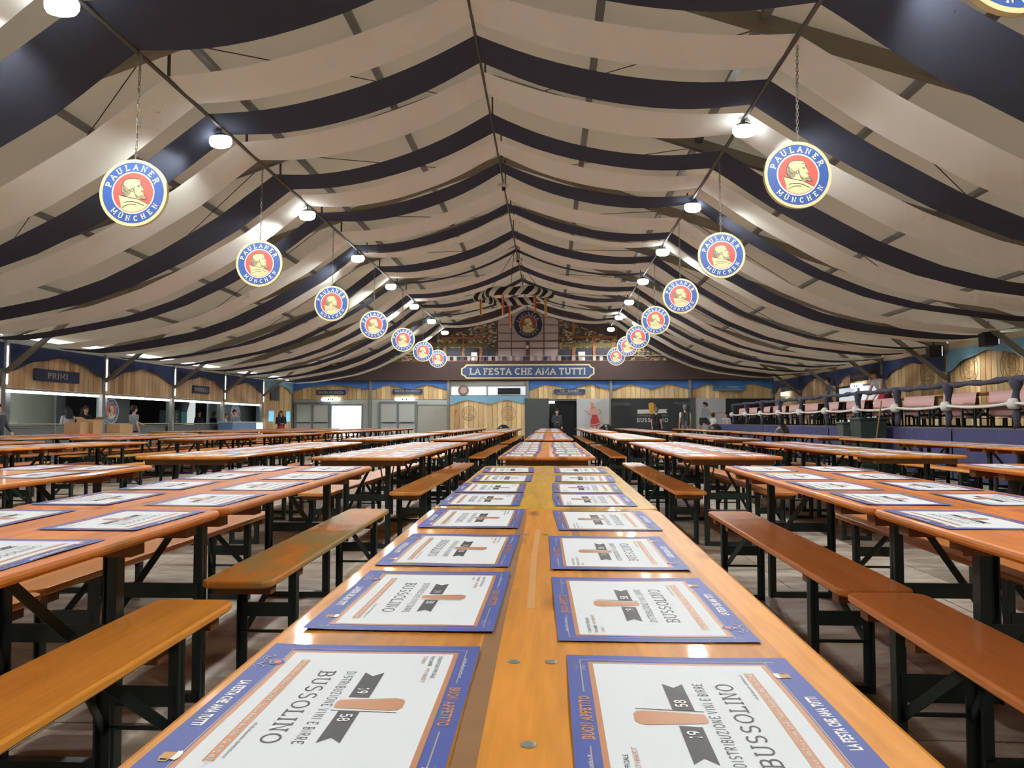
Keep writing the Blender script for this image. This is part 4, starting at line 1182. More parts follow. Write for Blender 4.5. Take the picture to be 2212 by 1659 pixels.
c = P(874, 862, YF - .12); exit_box((c.x, YF - .12, c.z), 0, 1.0, 'lit white exit light above the closed grey double door')

# doors
def door(n, px0, px1, py0, leaves):
    a, b = P(px0, py0, YF), P(px1, py0, YF)
    t = tag(empty(f'door_{n}', (a.x, YF, 0)), kind='structure')
    W = b.x - a.x; H = a.z
    MB().box(0, .05, -.06, .05, 0, H).build('door_frame', M_DFRAME, t); MB().box(W - .05, W, -.06, .05, 0, H).build('door_frame', M_DFRAME, t)
    MB().box(.05, W - .05, -.06, .05, H - .06, H).build('door_frame', M_DFRAME, t)
    lw = (W - .1) / leaves
    for i in range(leaves):
        x0 = .05 + lw * i + .01
        lf = MB().box(0, lw - .02, -.02, .03, .02, H - .07).build('leaf', M_DOOR, t, (x0, 0, 0))
        for (p, q, r, s_) in ((0, .05, .02, H - .07), (lw - .07, lw - .02, .02, H - .07)): MB().box(p, q, -.045, -.015, r, s_).build('stile', M_DFRAME, lf)
        for z in (.04, .98, H - .12): MB().box(.05, lw - .07, -.045, -.015, z, z + .06).build('rail', M_DFRAME, lf)
        mb = MB(); mb.tube([(.08, -.10, 1.02), (lw - .1, -.10, 1.02)], .02, 8); mb.build('push_bar', M_CHAR, lf)
door(1, 637, 714, 869, 2); door(2, 819, 901, 867, 2)
a, b = P(902, 872, YF), P(966, 872, YF)
MB().box(a.x + .02, b.x, YF - .03, YF + .02, 0, a.z).build('pale_panel', plain('pale_panel', C(176, 180, 170), .6), wall_far)
MB().box(a.x + .02, b.x, YF - .05, YF - .03, a.z - .1, a.z - .05).build('panel_rail', M_DFRAME, wall_far)
tr = tag(empty('trim_1', (DX0, YF, 0)), kind='structure')
for x in (-.03, DX1 - DX0 + .03): MB().box(x - .04, x + .04, -.05, .12, 0, DZ1).build('jamb', M_DFRAME, tr)
MB().box(-.07, DX1 - DX0 + .07, -.05, .12, DZ1, DZ1 + .08).build('lintel', M_DFRAME, tr)
# lower panels on the right half: grey board, dark doorway, posters
a, b = P(1134, 861, YF - .12), P(1186, 861, YF - .12)
tag(MB().box(a.x, b.x, YF - .18, YF - .12, 0, a.z).build('grey_partition', M_DGREY), 'tall dark grey partition board left of the dark doorway', 'partition')
a, b = P(1187, 862, YF), P(1245.5, 862, YF)
d3 = tag(empty('door_3', (a.x, YF, 0)), kind='structure')
MB().box(0, b.x - a.x, .02, .05, 0, a.z - .1).build('doorway_shade_panel', plain('doorway_shade', C(20, 21, 24), .9), d3)  # black sheet painted in for the shade inside the doorway
MB().box(0, b.x - a.x, -.1, .05, a.z - .1, a.z).build('lintel', M_DGREY, d3)
c = P(1192, 869, YF - .1); tag(MB().box(c.x - .14, c.x + .14, YF - .2, YF - .12, c.z - .05, c.z + .05).build('door_lamp', M_WGLOW), 'short white tube light in the top left of the dark doorway', 'lamp')

def poster_fig(parts, px0, py0, sc_, Y):
    """flat printed figure: polygons given in crop pixels"""
    mb = MB(); mats = []
    for lv, m, pts in parts:
        if m not in mats: mats.append(m)
        mb.poly([tuple(P(px0 + x / sc_, py0 + y / sc_, Y - .002 * (lv + 1))) for x, y in pts][::-1], mats.index(m))
    return mb, mats
SK = plain('printed_skin', C(196, 140, 116), .6); BL = plain('printed_blond', C(214, 168, 110), .6); PKB = plain('printed_blouse', C(214, 160, 164), .6)
RDP = plain('printed_red', C(196, 66, 66), .6); SHP = plain('printed_shirt', C(150, 166, 178), .6); DKP = plain('printed_dark', C(54, 46, 50), .6)
t = wall_board('poster_panel', 'pale poster of a blond woman in a red dirndl beside the dark doorway', 'poster', 1246, 861.5, 1316, 958, YF - .1, M_LGREY)
parts = [(1, BL, [(1395, 270), (1410, 235), (1460, 225), (1505, 245), (1515, 290), (1500, 350), (1470, 370), (1430, 340), (1405, 300)]),
         (2, SK, [(1450, 255), (1490, 260), (1495, 310), (1475, 345), (1450, 330), (1440, 290)]),
         (0, SK, [(1215, 455), (1290, 445), (1330, 470), (1370, 520), (1430, 530), (1430, 570), (1380, 570), (1335, 510), (1290, 475)]),
         (1, SK, [(1440, 350), (1540, 355), (1555, 400), (1420, 420)]), (2, PKB, [(1415, 400), (1450, 430), (1500, 400), (1580, 380), (1595, 470), (1590, 570), (1450, 570), (1400, 520), (1405, 450)]),
         (0, SK, [(1600, 430), (1650, 415), (1725, 490), (1715, 530), (1640, 570), (1600, 570), (1690, 500), (1640, 455)]),
         (3, RDP, [(1460, 560), (1590, 560), (1640, 700), (1670, 840), (1560, 860), (1405, 870), (1425, 720)]), (2, PKB, [(1590, 570), (1660, 680), (1725, 800), (1660, 820), (1620, 680)]),
         (4, PKB, [(1415, 810), (1530, 815), (1655, 780), (1660, 805), (1535, 845), (1415, 840)]),
         (1, SK, [(1450, 860), (1530, 860), (1520, 1000), (1465, 1000)]), (1, SK, [(1550, 860), (1620, 850), (1610, 1000), (1560, 1000)])]
mb, ms = poster_fig(parts, 1160, 850, 12.29, YF - .145); mb.build('printed_figure', ms, t)
t = wall_board('poster_panel', 'pale poster of a man in lederhosen and hat at the far right', 'poster', 1502, 860, 1567, 958, YF - .1, M_LGREY)
parts = [(1, DKP, [(1270, 200), (1285, 170), (1330, 165), (1370, 195), (1380, 240), (1350, 265), (1330, 230), (1275, 215)]), (0, SK, [(1285, 210), (1350, 215), (1350, 265), (1320, 290), (1290, 270)]),
         (1, SHP, [(1250, 310), (1290, 285), (1370, 300), (1440, 370), (1420, 400), (1370, 380), (1360, 490), (1255, 490), (1235, 400)]),
         (0, SK, [(1345, 405), (1440, 385), (1540, 380), (1650, 360), (1650, 385), (1530, 405), (1440, 420), (1350, 425)]),
         (2, DKP, [(1205, 480), (1360, 485), (1430, 600), (1360, 630), (1290, 580), (1260, 640), (1200, 610)]),
         (1, SK, [(1205, 610), (1255, 625), (1250, 720), (1215, 720)]), (1, SK, [(1370, 620), (1430, 600), (1435, 720), (1400, 720)])]
mb, ms = poster_fig(parts, 1380, 850, 9.217, YF - .145); mb.build('printed_figure', ms, t)
# black brewery-distributor panel
t = wall_board('advert_panel', 'black advertising wall with a beer glass and BUSSOLINO lettering', 'sign', 1320.5, 861, 1499, 958, YF - .1, M_CHAR)
Yp = YF - .143
def fw(px, py, l=0): return tuple(P(px, py, Yp - .003 * l))
mb = MB()
mb.poly([fw(1377, 885), fw(1377, 894), fw(1442, 892), fw(1438.5, 888), fw(1442, 883.5)], 0)
mb.poly([fw(1400.5, 873, 1), fw(1403.5, 894.5, 1), fw(1412, 894, 1), fw(1413, 872, 1), fw(1410, 869.5, 1), fw(1403, 870, 1)], 1)
mb.poly([fw(1414.5, 874, 1), fw(1413.5, 893, 1), fw(1414.5, 893, 1), fw(1416, 872, 1)], 1)
c = P(1409.5, 907.5, Yp); text_into(mb, 'BUSSOLINO', .20, 1.5, lambda u, v: (c.x + u, Yp, c.z + v), 0, t=.17, serif=.15, gap=.14)
c2 = P(1409.5, 897.7, Yp); text_into(mb, 'DISTRIBUZIONE VINI E BIRRE', .085, 1.46, lambda u, v: (c2.x + u, Yp, c2.z + v), 2, t=.14, serif=0, gap=.2)
for (px, py, s) in ((1341, 871.5, 'FORNITORE UFFICIALE'), (1341, 875, 'PAULANER OKTOBERFEST'), (1476, 870, 'Frazione Bandito Bra (CN)'), (1476, 873.3, 'Tel. 0172 457734')):
    c3 = P(px, py, Yp)
    for p in sans(s, .085): mb.poly([(c3.x + a_, Yp, c3.z + b_) for a_, b_ in fix(p)], 2)
mb.build('print', [M_SIGNT, M_BEER, plain('grey_print', C(140, 142, 144), .6)], t)
MB().box(P(1488, 861, YF).x, P(1500, 861, YF).x, YF - .2, YF - .1, 0, zf(860)).build('grey_post', M_DGREY, wall_far)
a, b = P(1568, 861, YF - .1), P(1700, 861, YF - .1)
MB().box(a.x, XR + .3, YF - .14, YF - .08, 0, a.z).build('opening_shade_panel', plain('opening_shade', C(40, 42, 50), .8), wall_far)  # dark sheet painted in for the shaded opening beside the poster

# ------------------------------------------------------------------ left wall with the serving counters
wall_left = tag(empty('wall_left', (XL, 0, 0)), kind='structure')
def L_(o): o.location.x += 0; return o
BZ0, BZ1 = 1.86, 2.90
bays = list(zip(FRAMES[4:9], FRAMES[5:10]))
for i, (a, b) in enumerate(bays):
    # boards face +x: local -y must look to +x  -> rz = +90
    planks(wall_left, (0.0, a + .1), PI / 2, b - a - .2, BZ0, BZ1, PLANKD, .21)
    swag(wall_left, (0.03, a + .1), PI / 2, b - a - .2, BZ1 + .02, .66, M_SWAGN, 1, .06, .35)
    MB().box(-.10, -.03, a + .1, b - .1, BZ0 - .02, BZ1).build('banner_backing', M_CHAR, wall_left)
    MB().box(-.16, -.06, a + .12, b - .12, BZ0 - .10, BZ0 - .04).build('glow_strip', M_WGLOW, wall_left)  # added glowing strip in place of the daylit tent wall behind
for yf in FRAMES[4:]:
    MB().box(-.01, .03, yf + .085, yf + .115, 1.95, 2.85).build('glow_slit', M_WGLOW, wall_left)  # glowing strip drawn in for daylight through the gap at the post
for a, b in zip([YB] + FRAMES, FRAMES):
    MB().box(-.02, .03, a + .1, b - .1, 2.86, EZ - .04).build('eave_sheet', M_PVC, wall_left)
for yf in FRAMES:
    MB().box(-.09, .02, yf - .07, yf + .07, 0, EZ - .05).build('post', M_ALU, wall_left)
    MB().box(-.42, -.22, yf + .35, yf + .55, 0, BZ0 - .1).build('column', plain('column_grey_%d' % int(yf * 10), C(132, 138, 142), .6), wall_left)
planks(wall_left, (0, 32.65), PI / 2, 3.6, 0, 2.9, PLANKC, .23)
swag(wall_left, (0.03, 32.65), PI / 2, 3.6, 2.95, .55, M_SWAGL, 1, .06, .3)
MB().box(-.12, -.04, 32.6, 36.4, 0, 3.0).build('banner_backing', M_CHAR, wall_left)
MB().box(-.12, -.02, YB, bays[0][0] - .1, 0, 3.1).build('side_sheet', M_PVC, wall_left)
for (pa, pb, n) in ((577, 589, 2), (615, 624, 3)):
    A, B = PXW(pa, 897, XL), PXW(pb, 897, XL)
    w = tag(empty(f'window_{n}', (XL, A.y, 1.05)), kind='structure')
    MB().box(.02, .05, 0, B.y - A.y, 0, .52).build('pane', M_SCREEN, w)
    for y_ in (0, B.y - A.y): MB().box(.02, .07, y_ - .03, y_ + .03, -.03, .55).build('window_frame', M_EWHITE, w)
    for z_ in (0, .52): MB().box(.02, .07, .03, B.y - A.y - .03, z_ - .03, z_ + .03).build('window_frame', M_EWHITE, w)
A = PXW(594, 820, XL + .25); B = PXW(611, 866, XL + .25)
mb = MB(); n = 10
vs = [(XL + .07 + .015 * math.sin(i * 1.3), A.y + (B.y - A.y) * i / n, z) for i in range(n + 1) for z in (B.z, 2.9)]
mb.add(vs, [(2 * i, 2 * i + 2, 2 * i + 3, 2 * i + 1) for i in range(n)])
tag(mb.build('hanging_banner', plain('banner_slate', C(88, 92, 104), .8)), 'slate grey cloth hanging over the plank wall by the ticket windows', 'banner')

def side_sign(text, px, py, w, h, label):
    c = PXW(px, py, XL + .05)
    t = tag(empty('name_sign', (XL + .05, c.y, c.z), (0, 0, PI / 2)), label, 'sign')
    MB().box(-w / 2, w / 2, -.03, 0, -h / 2, h / 2).build('board', plain('side_sign_' + text[:2], C(52, 66, 104), .6), t)
    mb = MB(); text_into(mb, text, h * .5, w * (.45 if len(text) < 7 else .82), lambda u, v: (u, -.034, v), t=.2, serif=.15, gap=.18); mb.build('lettering', M_SIGNT, t)
side_sign('PRIMI', 123, 813, 1.75, .30, 'navy sign reading PRIMI on the plank band at the left')
side_sign('BIRRERIA 3', 434, 842, 1.25, .28, 'navy sign reading BIRRERIA 3 on the plank band at the left')

# service area behind the band
XC = -13.95
def lpanel(px0, px1, X, mat, name, label, cat, z1=1.78, z0=0.0, th=.06):
    y0 = PXW(px0, 900, X).y; y1 = PXW(px1, 900, X).y
    return tag(MB().box(X - th, X, y0, y1, z0, z1).build(name, mat), label, cat)
lpanel(-40, 121, -15.9, cloth('translucent_wall_panel', C(206, 210, 196), (0.16, 0.165, 0.15, 1)), 'white_partition', 'long pale partition behind the counter at the far left edge', 'partition', 2.0)
lpanel(121, 141, -14.9, plain('grey_partition_a', C(116, 126, 132), .7), 'grey_partition', 'narrow grey partition panel behind the two women at the left', 'partition', 1.9)
pl = lpanel(216, 280, XC, M_DGREY, 'emblem_partition', 'dark grey partition carrying a round emblem beside the PRIMI counter', 'partition', 1.85)
c = PXW(240, 888, XC); mb = MB(); emblem_into(mb, .40, lambda u, v, l: (XC + .01 + l, c.y + u, c.z + v), .003); mb.build('emblem', EMB, pl)
pl = lpanel(480, 573, XC + .4, M_DGREY, 'emblem_partition', 'dark grey partition with a round emblem left of the plank wall', 'partition', 1.9)
c = PXW(508, 898, XC + .4); mb = MB(); emblem_into(mb, .50, lambda u, v, l: (XC + .41 + l, c.y + u, c.z + v), .003); mb.build('emblem', EMB, pl)
back = tag(empty('wall_service', (-17.2, 0, 0)), kind='structure')
MB().box(-.1, 0, 22.0, YF, 0, 2.6).build('back_sheet', plain('service_back', C(58, 62, 62), .9), back)
MB().box(0, 4.2, 8, YF, 2.5, 2.6).build('service_ceiling', plain('service_lid', C(150, 152, 148), .9), back)
for (a, b) in (*bays[:4],):
    ct = tag(empty('serving_counter', (-13.2, (a + b) / 2, 0)), f'grey serving counter with a rail, {ORD[[q[0] for q in bays].index(a)]} along the left wall', 'counter', 'serving counters')
    l = (b - a) / 2 - .12
    MB().box(-.35, .25, -l, l, .90, .95).build('worktop', plain('counter_top_%d' % int(a), C(120, 116, 108), .5), ct)
    MB().box(-.30, .22, -l + .02, l - .02, .04, .90).build('front', plain('counter_front_%d' % int(a), C(104, 110, 114), .6), ct)
    mb = MB(); mb.tube([(.32, -l, .99), (.32, l, .99)], .02, 8); mb.build('rail', M_ALU, ct)
    for y_ in (-l + .05, 0, l - .05): mb = MB(); mb.tube([(.32, y_, 0), (.32, y_, .99)], .016, 6); mb.build('rail_post', M_ALU, ct)
# triangular tent flap in the drinks bay, its brightness put in as emission
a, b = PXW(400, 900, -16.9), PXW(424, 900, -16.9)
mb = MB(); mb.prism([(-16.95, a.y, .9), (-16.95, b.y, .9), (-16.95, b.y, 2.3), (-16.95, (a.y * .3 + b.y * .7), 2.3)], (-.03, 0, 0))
tag(mb.build('glowing_tent_flap', plain('glowing_flap', C(222, 230, 226), .6, emit=.8)), 'bright white triangular tent flap at the back of the drinks counter', 'tent flap')
# drinks fridge
A = PXW(372, 890, -14.5); B = PXW(404, 890, -14.5)
fr = tag(empty('drinks_fridge', (-14.5, A.y, 0)), 'green drinks fridge with a lit glass door behind the counter', 'fridge')
L0 = B.y - A.y
MB().box(-.5, .0, 0, L0 * .55, .95, 1.5).build('body', plain('fridge_green', C(36, 66, 58), .5), fr)
MB().box(-.5, .0, L0 * .56, L0, .95, 1.5).build('case', M_CHAR, fr)
MB().box(.0, .02, L0 * .6, L0 * .96, 1.0, 1.46).build('glass_door', plain('fridge_glass', C(70, 120, 116), .2, emit=.25), fr)
mb = MB()
for p in sans('rdo', .26): mb.poly([(.004, L0 * .28 - b_, 1.22 + a_) for a_, b_ in p])
mb.build('lettering', M_SIGNT, fr)
MB().box(-.4, -.1, L0 * .1, L0 * .9, 0, .95).build('stand', M_CHAR, fr)
A = PXW(502, 923, -12.1)
co = tag(empty('display_cooler', (-12.1, A.y, 0)), 'low blue chest cooler with lit glass end at the left counter', 'cooler')
MB().box(-.55, .0, 0, 2.3, .15, 1.02).build('chest', M_COOLER, co); MB().box(-.55, .01, 2.32, 3.0, .2, 1.05).build('glass_end', M_COOLGL, co)
MB().box(-.56, .02, -.02, 3.02, 1.02, 1.06).build('lid', M_LGREY, co); MB().box(-.5, -.05, .05, 2.9, 0, .15).build('plinth', M_BLACK, co)
# cardboard boxes on the sixth table row
def carton(px, pyb, X, w, d, h, label, rz=0, open_=False):
    c = PXW(px, pyb, X)
    t = tag(empty('cardboard_box', (X, c.y, .772), (0, 0, rz)), label, 'box', 'cardboard boxes on the left tables')
    mb = MB(); mb.box(-w / 2, w / 2, -d / 2, d / 2, 0, h); mb.build('carton', M_CARD, t)
    MB().box(-w / 2 - .002, w / 2 + .002, -.03, .03, h, h + .002).build('tape', plain('tape_%d' % px, C(196, 168, 128), .4), t)
    if open_:
        for s in (-1, 1):
            mb = MB(); mb.bar((s * w / 2, -d / 2, h), (s * w / 2, d / 2, h), .004, .004); mb.add([(s * w / 2, -d / 2, h), (s * w / 2, d / 2, h), (s * (w / 2 + .11), d / 2, h + .06), (s * (w / 2 + .11), -d / 2, h + .06)], [(0, 1, 2, 3)]); mb.build('flap', M_CARD, t)
carton(166, 930, -11.15, .36, .42, .27, 'low closed cardboard box, left one of three on the left tables', .1)
carton(193, 930, -11.1, .40, .40, .34, 'tall open cardboard box, middle one of three on the left tables', .05, True)
carton(259, 930, -11.05, .34, .60, .22, 'wide cardboard box, right one of three on the left tables', .0)

# ------------------------------------------------------------------ right wall
wall_right = tag(empty('wall_right', (XR, 0, 0)), kind='structure')
RB = list(zip(FRAMES[3:10], FRAMES[4:10] + [36.3]))
for i, (a, b) in enumerate(RB):
    low = 0.9 if i not in (4,) else 2.35
    planks(wall_right, (0, b - .08), -PI / 2, b - a - .16, low, 2.95, PLANKC if i < 4 else PLANKD, .23)
    swag(wall_right, (-.03, b - .08), -PI / 2, b - a - .16, 3.0, .62, M_SWAGL if i < 3 else M_SWAGN, 1, .07, .3)
    MB().box(.03, .10, a, b, 0, 3.05).build('banner_backing', M_CHAR, wall_right) if i != 4 else None
for yf in FRAMES: MB().box(-.02, .09, yf - .06, yf + .06, 0, EZ - .05).build('post', plain('post_dark_%d' % int(yf * 10), C(86, 86, 88), .5), wall_right)
for a, b in zip([YB] + FRAMES, FRAMES):
    MB().box(-.02, .03, a + .05, b - .05, 2.9, EZ + .14).build('eave_sheet', M_ROOF, wall_right)
MB().box(.02, .12, YB, RB[0][0] - .05, 0, 3.1).build('side_sheet', M_PVC, wall_right)
for (px, py, R) in ((2185, 789, .45), (2092, 796, .42), (2003, 803, .42)):
    c = PXW(px, py, XR - .03); mb = MB(); stamp_into(mb, R, lambda u, v: (XR - .022, c.y - u, c.z + v)); o = mb.build('stamp', M_STAMP, wall_right); o.location = (-XR, 0, 0)
# bright glazed door panes in the fifth bay
w4 = tag(empty('window_4', (XR, RB[4][0] + .1, .95)), kind='structure')
for k, (a, b) in enumerate(((.05, 1.85), (1.95, 3.7))):
    for z0, z1 in ((0, .55), (.62, 1.36)): MB().box(.02, .05, a, b, z0, z1).build('pane', M_PANE, w4)
for z in (.58, 1.38): MB().box(-.02, .06, .0, 3.75, z - .03, z + .03).build('window_frame', M_CHAR, w4)
for y_ in (.02, 1.9, 3.73): MB().box(-.02, .06, y_ - .03, y_ + .03, 0, 1.35).build('window_frame', M_CHAR, w4)
def side_sign_r(px, py, label, n):
    c = PXW(px, py, XR - .06)
    t = tag(empty('name_sign', (XR - .06, c.y, c.z), (0, 0, -PI / 2)), label, 'sign')
    MB().box(-.72, .72, -.03, 0, -.17, .17).build('board', plain('dark_sign_%d' % n, C(58, 54, 60), .7), t)
    MB().box(-.6, .6, -.034, -.03, -.05, .05).build('lettering_band', plain('dark_sign_txt_%d' % n, C(92, 88, 90), .7), t)
side_sign_r(1856, 813, 'dark brown sign above the lit exit light behind the platform', 1)
side_sign_r(1700, 837, 'small dark sign on the right wall near the far corner', 2)
c = PXW(1848, 833, XR - .2); exit_box((XR - .2, c.y, c.z), -PI / 2, .9, 'lit white exit light behind the platform railing')
c = PXW(1693, 851, XR - .2); exit_box((XR - .2, c.y, c.z), -PI / 2, .9, 'lit white exit light near the far right corner')
for px, py, X, n in ((2135, 733, 9.9, 'nearer'), (2017, 760, 9.9, 'farther')):
    c = PXW(px, py, X); t = tag(empty('black_box_fixture', (X, c.y, c.z), (0, 0, -.3)), f'{n} of two black box fixtures hung under the right eave', 'lamp', 'black boxes under the right eave')
    ld = bpy.data.lights.new('added_wall_beam', 'SPOT'); ld.energy = 40; ld.spot_size = math.radians(130); ld.spot_blend = .7; ld.shadow_soft_size = .1; ld.color = (1, .95, .85)  # beam added to the box to brighten the right wall
    link(ld, 'beam', t, (.20, 0, -.10), (0, -math.radians(30), 0))
    MB().slab(.46, .30, -.15, .15, .03, .01).build('cabinet', M_BLACK, t)
    MB().box(.151, .162, -.2, .2, -.12, .12).build('lens', M_EXIT, t)  # glowing face added to go with the beam
    MB().box(-.02, .02, -.02, .02, .15, .4).build('bracket', M_CHAR, t)
wb = tag(MB().box(-17.3, XR + .1, YB - .1, YB, 0, 3.2).build('wall_back', M_PVC), kind='structure')
MB().prism([(XL, YB, 3.2), (XR, YB, 3.2), (RX, YB, RZ + .2)], (0, -.05, 0)).build('gable_sheet', M_PVC, wb)

# ------------------------------------------------------------------ raised platform on the right
PXF, PZ = 7.4, .95
pf = tag(empty('seating_platform', (PXF, 6, 0)), 'raised seating platform with a dark blue cloth skirt along the right wall', 'platform')
MB().box(0.02, XR - PXF - .1, 0, 27.0, PZ - .08, PZ).build('deck', plain('deck_wood', C(110, 100, 92), .7, noise=.1), pf)
MB().box(0.10, XR - PXF - .15, .1, 26.9, 0.0, PZ - .08).build('base', M_BLACK, pf)
yy = 0.0
while yy < 27.0:
    ln = min(2.0, 27.0 - yy); n = 14; vs = []
    for i in range(n + 1):
        for z in (0.02, PZ * .5, PZ - .02): vs.append((-.01 - .012 * math.sin(i * 2.1 + yy), yy + ln * i / n, z))
    mb = MB(); mb.add(vs, [(3 * i + j, 3 * i + j + 1, 3 * (i + 1) + j + 1, 3 * (i + 1) + j) for i in range(n) for j in range(2)]); mb.build('skirt_panel', M_SKIRT, pf)
    yy += 2.0
rl = tag(empty('platform_railing', (PXF + .06, 0, PZ)), 'railing wrapped in blue-grey cloth with a knotted white rope on the platform', 'railing')
posts = [12.2 + 2.02 * k for k in range(-2, 10)]
RT = .80
for k, yy in enumerate(posts):
    pth = [(.012 * math.sin(i * 1.9 + k), yy + .012 * math.cos(i * 2.3), RT * i / 8) for i in range(9)]
    mb = MB(); mb.tube(pth, [.055 + .010 * math.sin(i * 2.7 + k) + (.035 if i >= 7 else 0) for i in range(9)], 10); mb.build('post', M_WRAP, rl, smooth=True)
    mb = MB(); mb.lathe([(0, -.10), (.07, -.085), (.095, -.03), (.085, .03), (.06, .075), (0, .09)], 10)
    for v in range(len(mb.v)):
        x_, y_, z_ = mb.v[v]; mb.v[v] = (x_ * (1 + .2 * math.sin(v * 3.1)), y_ * (1 + .2 * math.cos(v * 1.7)), z_)
    mb.build('knot', M_ROPE, rl, (-.05, yy, .40), smooth=True)
pth = []; 
for k in range(len(posts) - 1):
    for i in range(12):
        u = i / 12; yy = posts[k] + (posts[k + 1] - posts[k]) * u
        pth.append((.012 * math.sin(yy * 9), yy, RT + .01 * math.cos(yy * 7) - .02 * 4 * u * (1 - u)))
mb = MB(); mb.tube(pth, [.048 + .012 * math.sin(i * 1.7) for i in range(len(pth))], 10); mb.build('top_rail', M_WRAP, rl, smooth=True)
pth = []
for k in range(len(posts) - 1):
    for i in range(10):
        u = i / 10; yy = posts[k] + (posts[k + 1] - posts[k]) * u
        pth.append((-.06, yy, .41 - .05 * 4 * u * (1 - u)))
mb = MB(); mb.tube(pth, [.026 + .004 * math.sin(i * 2.2) for i in range(len(pth))], 8); mb.build('rope', M_ROPE, rl, smooth=True)

# tables on the platform stand in a line along the railing, each with a pink runner hanging over its front
pt_top = MB().slab(1.58, .8, .66 - .028, .66, .05, .008).mesh('table_top', M_TOP)
pb_seat = MB().slab(1.56, .27, .41 - .028, .41, .045, .007).mesh('bench_seat', M_BENCH)
TXP = 8.45
k = 0
yy = 11.6
while yy < 31.5:
    t = tag(empty('platform_table', (TXP, yy, PZ)), f'table with a pink runner along the platform railing, {ORD[k]} from the camera', 'table', 'tables on the raised platform')
    o = link(pt_top, 'table_top', t); o.color = random.choice(TCOLS)
    for s in (-1, 1):
        f = link(ME['farframe'], 'leg_frame', t, (0, s * .62, 0), (0, 0, 0 if s < 0 else PI)); f.scale = (1, .8, .88)
    hw, dr, hl = .42, .46, .60
    mb = MB(); nx, ny = 16, 8; grid = []
    for i in range(nx + 1):
        for j in range(ny + 1):
            u = (i / nx - .5) * 2 * (hw + dr); v = (j / ny - .5) * 2 * hl
            ou = max(0, abs(u) - hw)
            x_ = math.copysign(min(abs(u), hw) + .025 * (ou > 0) + ou * .12, u)
            z_ = .668 - ou * (.98 + .10 * math.sin(v * 4 + k))
            grid.append((x_ + .012 * math.sin(v * 13 + k) * (ou > 0), v * (1 - .06 * ou / dr) + .01 * math.sin(u * 9), z_))
    mb.add(grid, [(i * (ny + 1) + j, (i + 1) * (ny + 1) + j, (i + 1) * (ny + 1) + j + 1, i * (ny + 1) + j + 1) for i in range(nx) for j in range(ny)])
    o = mb.build('tablecloth', M_PINK, None, (TXP, yy + random.uniform(-.06, .06), PZ), (0, 0, random.uniform(-.05, .05)), True)
    tag(o, f'pale pink runner hanging over the {ORD[k]} platform table from the camera', 'tablecloth', 'pink runners on the platform')
    for s, w in ((-1, 'railing'), (1, 'wall')):
        b = tag(empty('platform_bench', (TXP + s * .62, yy, PZ)), f'bench on the {w} side of the {ORD[k]} platform table from the camera', 'bench', 'benches on the raised platform')
        st = link(pb_seat, 'seat', b); st.color = C(220, 160, 100)
        for q in (-1, 1):
            f = link(ME['bfarframe'], 'leg_frame', b, (0, q * .6, 0), (0, 0, 0 if q < 0 else PI)); f.scale = (1, .8, .85)
    yy += 1.62; k += 1

# ------------------------------------------------------------------ bins, bags, broom
def wheelie(px, py_top, X, w, h, label, mat):
    c = PXW(px, py_top, X)
    t = tag(empty('wheelie_bin', (X, c.y, 0)), label, 'bin', 'waste bins by the platform')
    H = c.z
    mb = MB(); a, b = w * .40, w * .5
    mb.add([(-a, -a, .08), (a, -a, .08), (a, a, .08), (-a, a, .08), (-b, -b, H - .08), (b, -b, H - .08), (b, b, H - .08), (-b, b, H - .08)], [(3, 2, 1, 0), (4, 5, 6, 7), (0, 1, 5, 4), (1, 2, 6, 5), (2, 3, 7, 6), (3, 0, 4, 7)])
    mb.build('body', mat, t)
    MB().slab(2 * b + .1, 2 * b + .06, H - .08, H - .03, .04, .01).build('lid', mat, t)
    mb = MB(); mb.tube([(-b * .8, b + .08, H - .06), (b * .8, b + .08, H - .06)], .015, 6); mb.build('handle', mat, t)
    for s in (-1, 1): mb = MB(); mb.tube([(s * a, a, .09), (s * (a + .05), a, .09)], .09, 14); mb.build('wheel', M_BLACK, t)
    return t
wheelie(1831, 908, 7.0, .36, 1.0, 'grey-green wheelie bin standing beside the large dark bin', plain('bin_pale', C(74, 88, 80), .5))
wheelie(1875, 899, 6.95, .56, 1.0, 'large dark green waste bin in front of the platform skirt', M_BIN)
a, b = PXW(1872, 905, 6.95), PXW(1904, 866, 6.85)
mb = MB(); mb.tube([(7.1, a.y + .1, .12), (6.85, b.y, b.z)], .014, 8); br = tag(mb.build('broom_handle', plain('broom_wood', C(206, 164, 116), .6)), 'pale wooden broom handle leaning out of the dark green bin', 'broom')
def bag(px, py, Y, r, label):
    c = P(px, py, Y)
    n, m = 14, 8; vs = []; rg = random.Random(px)
    H = c.z + r * .3
    for i in range(m + 1):
        v = i / m
        rr = r * (.75 + .35 * math.sin(v * PI * .9)) * (1 - max(0, v - .8) * 3)
        for j in range(n):
            a_ = 2 * PI * j / n; q = rr * (1 + .12 * math.sin(3 * a_ + i) + rg.uniform(-.05, .05))
            vs.append((q * math.cos(a_), q * math.sin(a_), H * v))
    mb = MB(); mb.add(vs, [(i * n + j, i * n + (j + 1) % n, (i + 1) * n + (j + 1) % n, (i + 1) * n + j) for i in range(m) for j in range(n)] + [tuple(m * n + j for j in range(n)), tuple(range(n))[::-1]])
    tag(mb.build('bin_bag', M_BAG, None, (c.x, Y, 0), smooth=True), label, 'bin bag', 'black bin bags')
bag(1087, 922, 33.4, .32, 'black bin bag standing left of the dark doorway at the far end')
bag(1309, 921, 33.4, .32, 'black bin bag in front of the poster of the woman in red')
bag(1545, 921, 31.0, .30, 'dark bin bag on the floor near the far corner of the platform')
bag(1690, 922, 20.0, .20, 'dark bin bag standing against the platform skirt')

